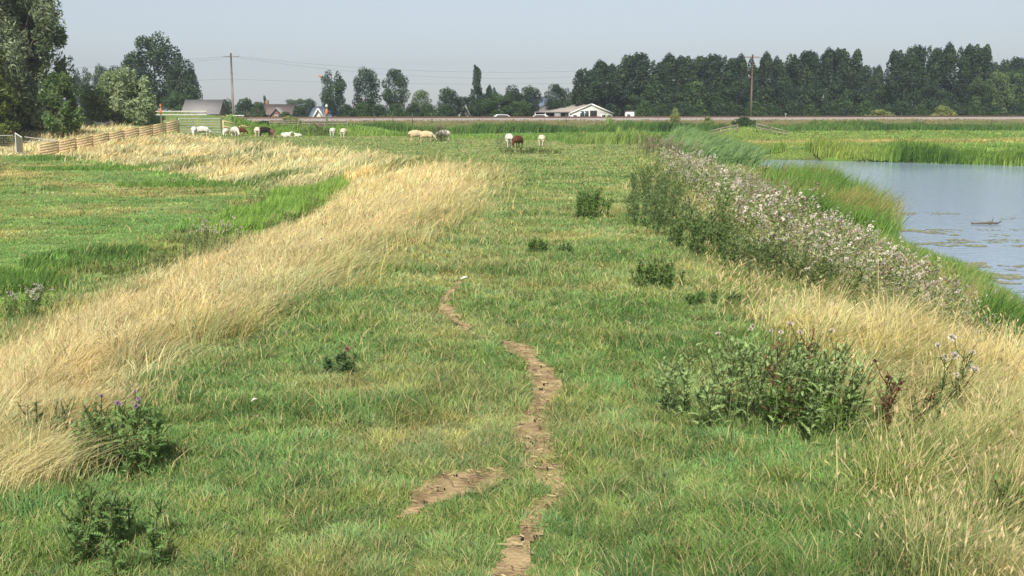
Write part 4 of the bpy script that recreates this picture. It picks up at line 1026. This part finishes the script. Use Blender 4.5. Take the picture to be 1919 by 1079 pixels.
# wooden box frame at the left pole foot
# ------------------------------------------------------------------ fences and gates
def fence(name, label, pts, hgt, nrail, m, post_m, boardh, posts, thick=.035, group=None, cat='fence', z_off=.1):
    t = empty(name, (pts[0][0], pts[0][1], H1(*pts[0]) if len(pts[0]) == 2 else pts[0][2])); tag(t, label, cat, group)
    o = Vector(t.location)
    P = [Vector((p[0], p[1], H1(p[0], p[1]) if len(p) == 2 else p[2])) for p in pts]
    n = len(P); dv = (P[-1] - P[0]); zo_x, zo_y = (dv.y, -dv.x); lz = math.hypot(zo_x, zo_y)
    if zo_x * -P[0].x + zo_y * -P[0].y < 0: zo_x, zo_y = -zo_x, -zo_y
    zo_x *= .075 / lz; zo_y *= .075 / lz
    for i, p in enumerate(P):
        if posts[i] if hasattr(posts, '__len__') else posts:
            a = Acc(); q = p - o; a.beam(tuple(q + Vector((0, 0, -.25))), tuple(q + Vector((0, 0, hgt))), .10, .10); a.build('post', post_m, t)
    for r in range(nrail):
        zz = z_off + (hgt - z_off - boardh * .5) * (r / max(1, nrail - 1)); a = Acc()
        for i in range(n - 1): a.beam(tuple(P[i] - o + Vector((zo_x, zo_y, zz))), tuple(P[i + 1] - o + Vector((zo_x, zo_y, zz))), thick, boardh)
        a.build('rail', m[r] if isinstance(m, list) else m, t)
    return t
fp = []
for k in range(10):
    t = k / 9; x = -33.1 + 4.2 * t; y = 79 + 19 * t; fp.append((x, y, .28 + 1.45 * t ** 1.15 + .05))
fence('timber_fence', 'long new timber fence climbing the side of the ramp at the left', fp, .92, 5, [M['new_wood'], M['brown_board'], M['brown_board'], M['brown_board'], M['new_wood']], M['new_wood'], .14, 1)
fence('timber_fence', 'short new timber fence sloping down to the right of the steel gate', [(-25.0, 98, 1.62), (-24.4, 101.5, 1.2), (-23.9, 105, .85), (-23.3, 108.5, .55)], 1.05, 3, M['new_wood'], M['new_wood'], .12, 1)
def steel_gate(label, x0, y0, x1, y1, z, h, nb, name='field_gate', cat='gate'):
    t = empty(name, (x0, y0, z)); tag(t, label, cat)
    L = (x1 - x0, y1 - y0)
    def pt(u, v): return (L[0] * u, L[1] * u, v)
    a = Acc()
    for (p, q) in [((0, 0), (1, 0)), ((1, 0), (1, h)), ((1, h), (0, h)), ((0, h), (0, 0))]: a.tube([pt(*p), pt(*q)], .035, (1, 1, 1), 8)
    a.build('frame', M['steel'], t)
    for k in range(1, nb): a = Acc(); a.tube([pt(0, h * k / nb), pt(1, h * k / nb)], .022, (1, 1, 1), 6); a.build('bar', M['steel'], t)
    for u in (.35, .7): a = Acc(); a.tube([pt(u, .01), pt(u, h - .01)], .022, (1, 1, 1), 6); a.build('upright', M['steel'], t)
    for u in (-.03, 1.03): a = Acc(); a.tube([pt(u, -.4), pt(u, h + .1)], .055, (1, 1, 1), 8); a.build('post', M['steel'], t)
steel_gate('galvanised steel field gate between the two new timber fences', -28.9, 98.2, -25.2, 98.0, 1.66, 1.15, 5)
t = empty('steel_railing', (-34, 107, H1(-34, 107))); tag(t, 'white double-tube steel railing behind the field gate beside the round willow', 'railing')
zb = H1(-34, 107)
for zz in (3.42, 3.10):
    a = Acc(); a.tube([(-.4, 0, zz - zb), (5.2, 0, zz - zb)], .05, (1, 1, 1), 8); a.build('rail', M['white'], t)
for xx in (-.3, 1.5, 3.3, 5.1): a = Acc(); a.tube([(xx, .06, -.3), (xx, .06, 3.42 - zb)], .035, (1, 1, 1), 6); a.build('post', M['white'], t)
# mesh fence at far left
t = empty('wire_mesh_fence', (-40, 84, H1(-40, 84))); tag(t, 'grey wire mesh fence at the left edge below the trees', 'fence'); zb = H1(-40, 84)
for xx in (-4.5, -2, .5, 2.9): a = Acc(); a.tube([(xx, 0, -.3), (xx, 0, 1.45)], .03, (1, 1, 1), 6); a.build('post', M['steel'], t)
a = Acc()
for k in range(38): a.tube([(-4.5 + k * .2, 0, .1), (-4.5 + k * .2, 0, 1.4)], .008, (1, 1, 1), 3)
for k in range(9): a.tube([(-4.5, 0, .1 + k * .16), (2.9, 0, .1 + k * .16)], .008, (1, 1, 1), 3)
a.build('mesh', M['steel'], t)
a = Acc(); a.tube([(-4.5, 0, 1.42), (2.9, 0, 1.42)], .028, (1, 1, 1), 6); a.build('top_rail', M['steel'], t)
t = empty('mesh_gate', (-36.9, 84, H1(-36.9, 84))); tag(t, 'light grey close-meshed steel gate left of the low end of the timber fence', 'gate')
a = Acc()
for (p, q) in [((0, 0, .05), (1.0, -1.2, .05)), ((1.0, -1.2, .05), (1.0, -1.2, 1.2)), ((1.0, -1.2, 1.2), (0, 0, 1.5)), ((0, 0, 1.5), (0, 0, .05))]: a.tube([p, q], .035, (1, 1, 1), 6)
a.build('frame', M['steel'], t)
a = Acc()
for k in range(1, 22): u = k / 22; a.tube([(u, -1.2 * u, .06), (u, -1.2 * u, 1.48 - .3 * u)], .014, (1, 1, 1), 4)
a.build('infill', M['steel'], t)
t = empty('metal_rail', (-35.8, 83, H1(-35.8, 83))); tag(t, 'sloping steel rail joining the mesh gate to the timber fence', 'railing')
a = Acc(); a.tube([(0, 0, 1.25), (2.3, .3, .95)], .03, (1, 1, 1), 6); a.tube([(2.3, .3, -.2), (2.3, .3, .95)], .03, (1, 1, 1), 6); a.tube([(0, 0, .9), (2.3, .3, .95)], .02, (1, 1, 1), 6); a.build('tube', M['steel'], t)
# grey wooden gate behind the flock
fence('wooden_gate', 'grey weathered wooden gate behind the resting sheep', [(-24.8, 116, 1.75), (-23.4, 116, 1.75), (-21.9, 116, 1.75)], .8, 4, M['grey_wood'], M['grey_wood'], .10, 1, cat='gate')
fence('wooden_rail_fence', 'pale weathered rail fence between the grey gate and the marker post', [(-21.5, 116.3, 1.7), (-20, 116.3, 1.7), (-18.4, 116.3, 1.7), (-16.9, 116.3, 1.7)], .75, 2, M['grey_wood'], M['grey_wood'], .12, 1, z_off=.45)
# culvert railings
GC = 'railings of the small culvert'
fence('culvert_railing', 'left grey timber railing rising to the culvert hump', [(23.8, 136, .35), (25.4, 136, .75), (27.1, 136, 1.1)], .75, 2, M['grey_wood'], M['grey_wood'], .14, 1, group=GC, cat='railing', z_off=.3)
fence('culvert_railing', 'right grey timber railing falling away from the culvert hump', [(29.4, 136, 1.2), (31.1, 136, .8), (33.2, 136, .3)], .75, 2, M['grey_wood'], M['grey_wood'], .14, 1, group=GC, cat='railing', z_off=.3)
# line-side wire posts
for i, px in enumerate((704, 739, 775, 811, 1060, 1230)):
    s = (px - 959.5) / 2100; d = 156 / (1 - .3 * s); x = s * d
    a = Acc(); a.beam((0, 0, -.2), (0, 0, 1.25), .07, .07); a.tube([(0, 0, 1.2), (0, 0, 1.32)], [.05, .02], (1, 1, 1), 4)
    o = a.build('fence_post', M['darksteel']); o.location = (x, d, H1(x, d)); tag(o, 'thin dark post on the railway bank, %s from the left' % ORD[i], 'post', 'thin posts along the railway bank')

# ------------------------------------------------------------------ marker posts, mast
def marker(label, x, y, h, r, mpost, mcap, band=None, name='marker_post', cap_w=1.6):
    z = H1(x, y); t = empty(name, (x, y, z)); tag(t, label, 'post'); a = Acc(); a.tube([(0, 0, -.2), (0, 0, h * .9)], r, (1, 1, 1), 8); a.build('post', mpost, t)
    a = Acc(); a.tube([(0, 0, h * .9), (0, 0, h * .93), (0, 0, h)], [r * cap_w, r * cap_w, r * .6], (1, 1, 1), 8); a.build('cap', mcap, t)
    if band: a = Acc(); a.box(-r * 1.2, r * 1.2, -r * 1.5, -r * 1.1, h * .6, h * .82); a.build('plate', band, t)
marker('white marker post with an orange plate and pale cap behind the flock', -18.3, 112, 2.9, .09, M['white'], M['white'], M['orange'])
marker('orange marker post standing in the rushes right of the lone sheep', 5.7, 90.0, 1.35, .055, M['yellow'], M['orange'])
marker('orange-topped white post in front of the small gabled house at the left', -32.2, 104, 2.3, .07, M['white'], M['orange'], M['orange'])
marker('short white post on the railway bank right of the reddish pole', 41.6, 172.4, .9, .09, M['white'], M['white'])
marker('lime yellow marker on the bank above the culvert', 32.2, 163.5, .75, .05, M['grey_wood'], M['lime'], M['lime'])
x, y = -34.3, 205; z = H1(x, y); t = empty('windsock_mast', (x, y, z)); tag(t, 'thin pale mast with an orange windsock left of the free-standing trees', 'windsock')
a = Acc(); a.tube([(0, 0, 0), (.1, 0, 8.1 - z + 1.4)], [.07, .03], (1, 1, 1), 6); a.build('mast', M['white'], t)
a = Acc(); a.tube([(.1, 0, 9.4 - z), (-.2, 0, 9.5 - z), (-.5, 0, 9.6 - z)], [.16, .15, .07], (1, 1, 1), 8); a.build('sock', M['orange'], t)

# ------------------------------------------------------------------ buildings
def gable(name, label, x, y, z0, w_, L, he, hr, rz, wall, roof, wins=(), doors=(), trim=None, cat='house', over=.35, group='buildings beyond the railway', chimney=False):
    """gable end faces -Y before rotation; wins/doors on that end: (x centre, z0, width, height)"""
    t = empty(name, (x, y, z0), rz); tag(t, label, cat, group); a = Acc(); hw = w_ / 2
    v = [(-hw, 0, -.5), (hw, 0, -.5), (hw, 0, he), (0, 0, hr), (-hw, 0, he)]; v2 = [(p[0], L, p[2]) for p in v]
    a.add(v + v2, [(0, 1, 2), (0, 2, 4), (4, 2, 3), (5, 7, 6), (5, 9, 7), (9, 8, 7), (0, 4, 9), (0, 9, 5), (1, 6, 7), (1, 7, 2)], (1, 1, 1)); a.build('wall', wall, t)
    a = Acc(); sl = (hr - he) / hw; ow = hw + over; zo = he - sl * over
    for s in (-1, 1):
        q = [(s * ow, -over, zo + .02), (0, -over, hr + .02), (0, L + over, hr + .02), (s * ow, L + over, zo + .02)]; q2 = [(p[0], p[1], p[2] + .16) for p in q]
        f = [(0, 1, 2), (0, 2, 3), (4, 6, 5), (4, 7, 6)]
        for j in range(4): k = (j + 1) % 4; f += [(j, j + 4, k), (k, j + 4, k + 4)]
        a.add(q + q2, f, (1, 1, 1))
    rf = a.build('roof', roof, t)
    if chimney: a = Acc(); a.box(-.3, .3, L * .6, L * .6 + .6, hr - .6, hr + .9); a.build('chimney', M['brick'], rf)
    if trim:
        a = Acc()
        for s in (-1, 1): a.beam((s * ow, -over - .04, zo + .06), (0, -over - .04, hr + .06), .06, .26)
        a.build('bargeboard', trim, t)
    for (wx, wz, ww, wh) in wins:
        a = Acc(); a.box(wx - ww / 2, wx + ww / 2, -.05, .03, wz, wz + wh); fr = a.build('window', M['white'], t)
        a = Acc(); nn = max(1, round(ww / 1.0))
        for k in range(nn): x0 = wx - ww / 2 + ww * k / nn; a.box(x0 + .06, x0 + ww / nn - .06, -.07, -.02, wz + .07, wz + wh - .07)
        a.build('pane', M['glass'], fr)
    for (wx, wz, ww, wh) in doors:
        a = Acc(); a.box(wx - ww / 2, wx + ww / 2, -.04, .03, wz, wz + wh); a.build('door', M['dark'], t)
    return t
def bx(px, d): return (px - 959.5) / 2100 * d
Zb = 1.3
gable('barn', 'white-walled gabled barn with a wide pale roof in front of the poplars', bx(1106, 205), 205, Zb - .3, 9.6, 15, 1.8, 3.5, R(30), M['white_wall'], M['roof_tan'], wins=[(-3.6, .8, 1.0, .9), (-1.5, 1.1, 1.9, 1.3), (2.6, .7, 1.1, 1.0), (3.8, .7, 1.0, 1.0)], doors=[(.5, 0, 1.5, 2.4)], trim=M['white'], cat='barn', over=.1)
gable('farmhouse', 'farmhouse with a blue-grey roof behind the white barn', bx(1040, 228), 228, Zb, 7.5, 9, 2.2, 4.7, R(80), M['brick'], M['roof_blue'], wins=[(1, .8, 1, 1)], chimney=True)
t = empty('carport', (bx(1036, 200), 200, Zb)); tag(t, 'low flat-roofed open shed left of the white barn', 'shed', 'buildings beyond the railway')
a = Acc(); a.box(-3.4, 3.0, 0, 4, 1.75, 1.92); a.build('roof', M['roof_grey'], t)
a = Acc(); a.box(-3.3, 2.9, 3.8, 3.95, 0, 1.74); a.box(.2, 1.3, .1, 3.79, 0, 1.74); a.build('wall', M['roof_grey'], t)
for xx in (-3.2, -1.4, 2.8): a = Acc(); a.box(xx - .06, xx + .06, .05, .17, 0, 1.74); a.build('post', M['white'], t)
t = empty('shed', (bx(1180, 200), 200, Zb)); tag(t, 'small white box-shaped shed right of the white barn', 'shed', 'buildings beyond the railway')
a = Acc(); a.box(-.95, .95, 0, 1.8, -.3, 1.95); a.build('wall', M['white_wall'], t); a = Acc(); a.box(-1.05, 1.05, -.1, 1.9, 1.96, 2.05); a.build('roof', M['roof_grey'], t)
a = Acc(); a.box(-.7, -.1, -.04, .0, .9, 1.5); a.build('window', M['glass'], t)
gable('cottage', 'tiny white cottage gable between dark trees left of the columnar poplar', bx(871, 196), 196, Zb, 1.7, 4, 1.5, 2.9, R(25), M['white_wall'], M['roof_tan'], wins=[(0, .9, .5, .6)], trim=M['white'])
gable('house', 'small house with a white-edged gable and blue roof behind the steel railing', bx(341, 185), 185, Zb - .2, 4.6, 9, 1.75, 2.9, R(28), M['brick'], M['roof_blue'], wins=[(-.9, .5, .8, .8), (.9, .5, .8, .8)], trim=M['white'])
gable('barn', 'grey-brown barn roof behind the steel railing, left of the pale pole', bx(386, 178), 178, Zb, 5.5, 5.6, 1.6, 3.65, R(90), M['brick'], M['roof_grey'], cat='barn', over=.2).location.x = bx(424, 178)
gable('house', 'low house with a brown roof behind the black sheep', bx(552, 210), 212, Zb, 6.5, 7.8, 1.4, 3.1, R(90), M['brick'], M['roof_brown'], chimney=True)
gable('house', 'small brick dormer house with a pointed gable behind the resting sheep', bx(521, 205), 206, Zb, 2.2, 5, 1.2, 2.45, R(0), M['brick'], M['roof_grey'], wins=[(0, .6, .6, .7)])
gable('house', 'house with a blue panelled roof and white gable behind the marker post', bx(640, 205), 207, Zb, 4.2, 4.6, 1.0, 2.7, R(80), M['white_wall'], M['roof_blue'], trim=M['white'])
gable('house', 'pale house gable at the left end of the blue panelled roof', bx(598, 200), 201, Zb, 1.7, 4.5, 1.0, 2.45, R(20), M['white_wall'], M['roof_blue'], trim=M['white'])
# low brown board fence left of pole foot
t = empty('pole_platform', (bx(447, 154), 154, 1.6)); tag(t, 'small pale horizontal board at the foot of the pale utility pole', 'board')
a = Acc(); a.box(-1.2, 1.2, 0, .06, 1.1, 1.25); a.box(-1.0, -.9, .07, .15, -.4, 1.2); a.box(.9, 1.0, .07, .15, -.4, 1.2); a.build('board', M['white'], t)

# ------------------------------------------------------------------ cars
def car(label, x, y, z, rz, L=4.2):
    t = empty('parked_car', (x, y, z), rz); tag(t, label, 'car', 'cars parked beyond the railway')
    bm = bmesh.new()
    prof = [(-2.1, .3), (2.1, .3), (2.12, .65), (1.95, .85), (1.05, .95), (.45, 1.42), (-1.2, 1.46), (-1.85, 1.0), (-2.1, .9)]
    lo = [bm.verts.new((p[0], -.8, p[1])) for p in prof]; hi = [bm.verts.new((p[0], .8, p[1])) for p in prof]
    for v in lo + hi:
        if v.co.z > 1.2: v.co.y *= .82
    bm.faces.new(lo[::-1]); bm.faces.new(hi)
    for i in range(len(prof)): bm.faces.new((lo[i], lo[(i + 1) % 9], hi[(i + 1) % 9], hi[i]))
    bmesh.ops.bevel(bm, geom=bm.edges[:], offset=.05, segments=2, affect='EDGES'); bmesh.ops.recalc_face_normals(bm, faces=bm.faces)
    me = bpy.data.meshes.new('body'); bm.to_mesh(me); bm.free(); me.materials.append(M['car']); o = bpy.data.objects.new('body', me); C.objects.link(o); o.parent = t
    for s in (-1, 1):
        a = Acc(); a.add([(-1.55, s * .79, .98), (.85, s * .79, .98), (.4, s * .70, 1.36), (-1.1, s * .70, 1.38)], [(0, 1, 2), (0, 2, 3)], (1, 1, 1)); a.add([(-1.55, s * .81, .98), (.85, s * .81, .98), (.4, s * .72, 1.36), (-1.1, s * .72, 1.38)], [(0, 1, 2), (0, 2, 3)], (1, 1, 1)); a.build('side_window', M['carglass'], t)
        for xx in (-1.3, 1.3): a = Acc(); a.tube([(xx, s * .62, .32), (xx, s * .84, .32)], .32, (1, 1, 1), 14); a.build('wheel', M['tyre'], t)
    return t
car('white car parked beyond the railway left of the open shed', bx(945, 174), 177, 1.385, R(6))
car('silver car standing under the low open shed beside the barn', bx(1008, 199), 198, 1.3, R(170))
print('all built')

# ------------------------------------------------------------------ air
HAZE = 0.00045
a = Acc(); a.box(-1500, 1500, -60, 1400, -2.2, 60); hz = a.build('haze', M['white']); tag(hz, kind='stuff')
hm_ = bpy.data.materials.new('haze_air'); hm_.use_nodes = True; n_ = hm_.node_tree; n_.nodes.clear()
o_ = n_.nodes.new('ShaderNodeOutputMaterial'); pv = n_.nodes.new('ShaderNodeVolumePrincipled')
pv.inputs['Color'].default_value = (.80, .88, 1.0, 1); pv.inputs['Density'].default_value = HAZE; pv.inputs['Anisotropy'].default_value = .2
n_.links.new(pv.outputs[0], o_.inputs['Volume']); hz.data.materials.clear(); hz.data.materials.append(hm_)
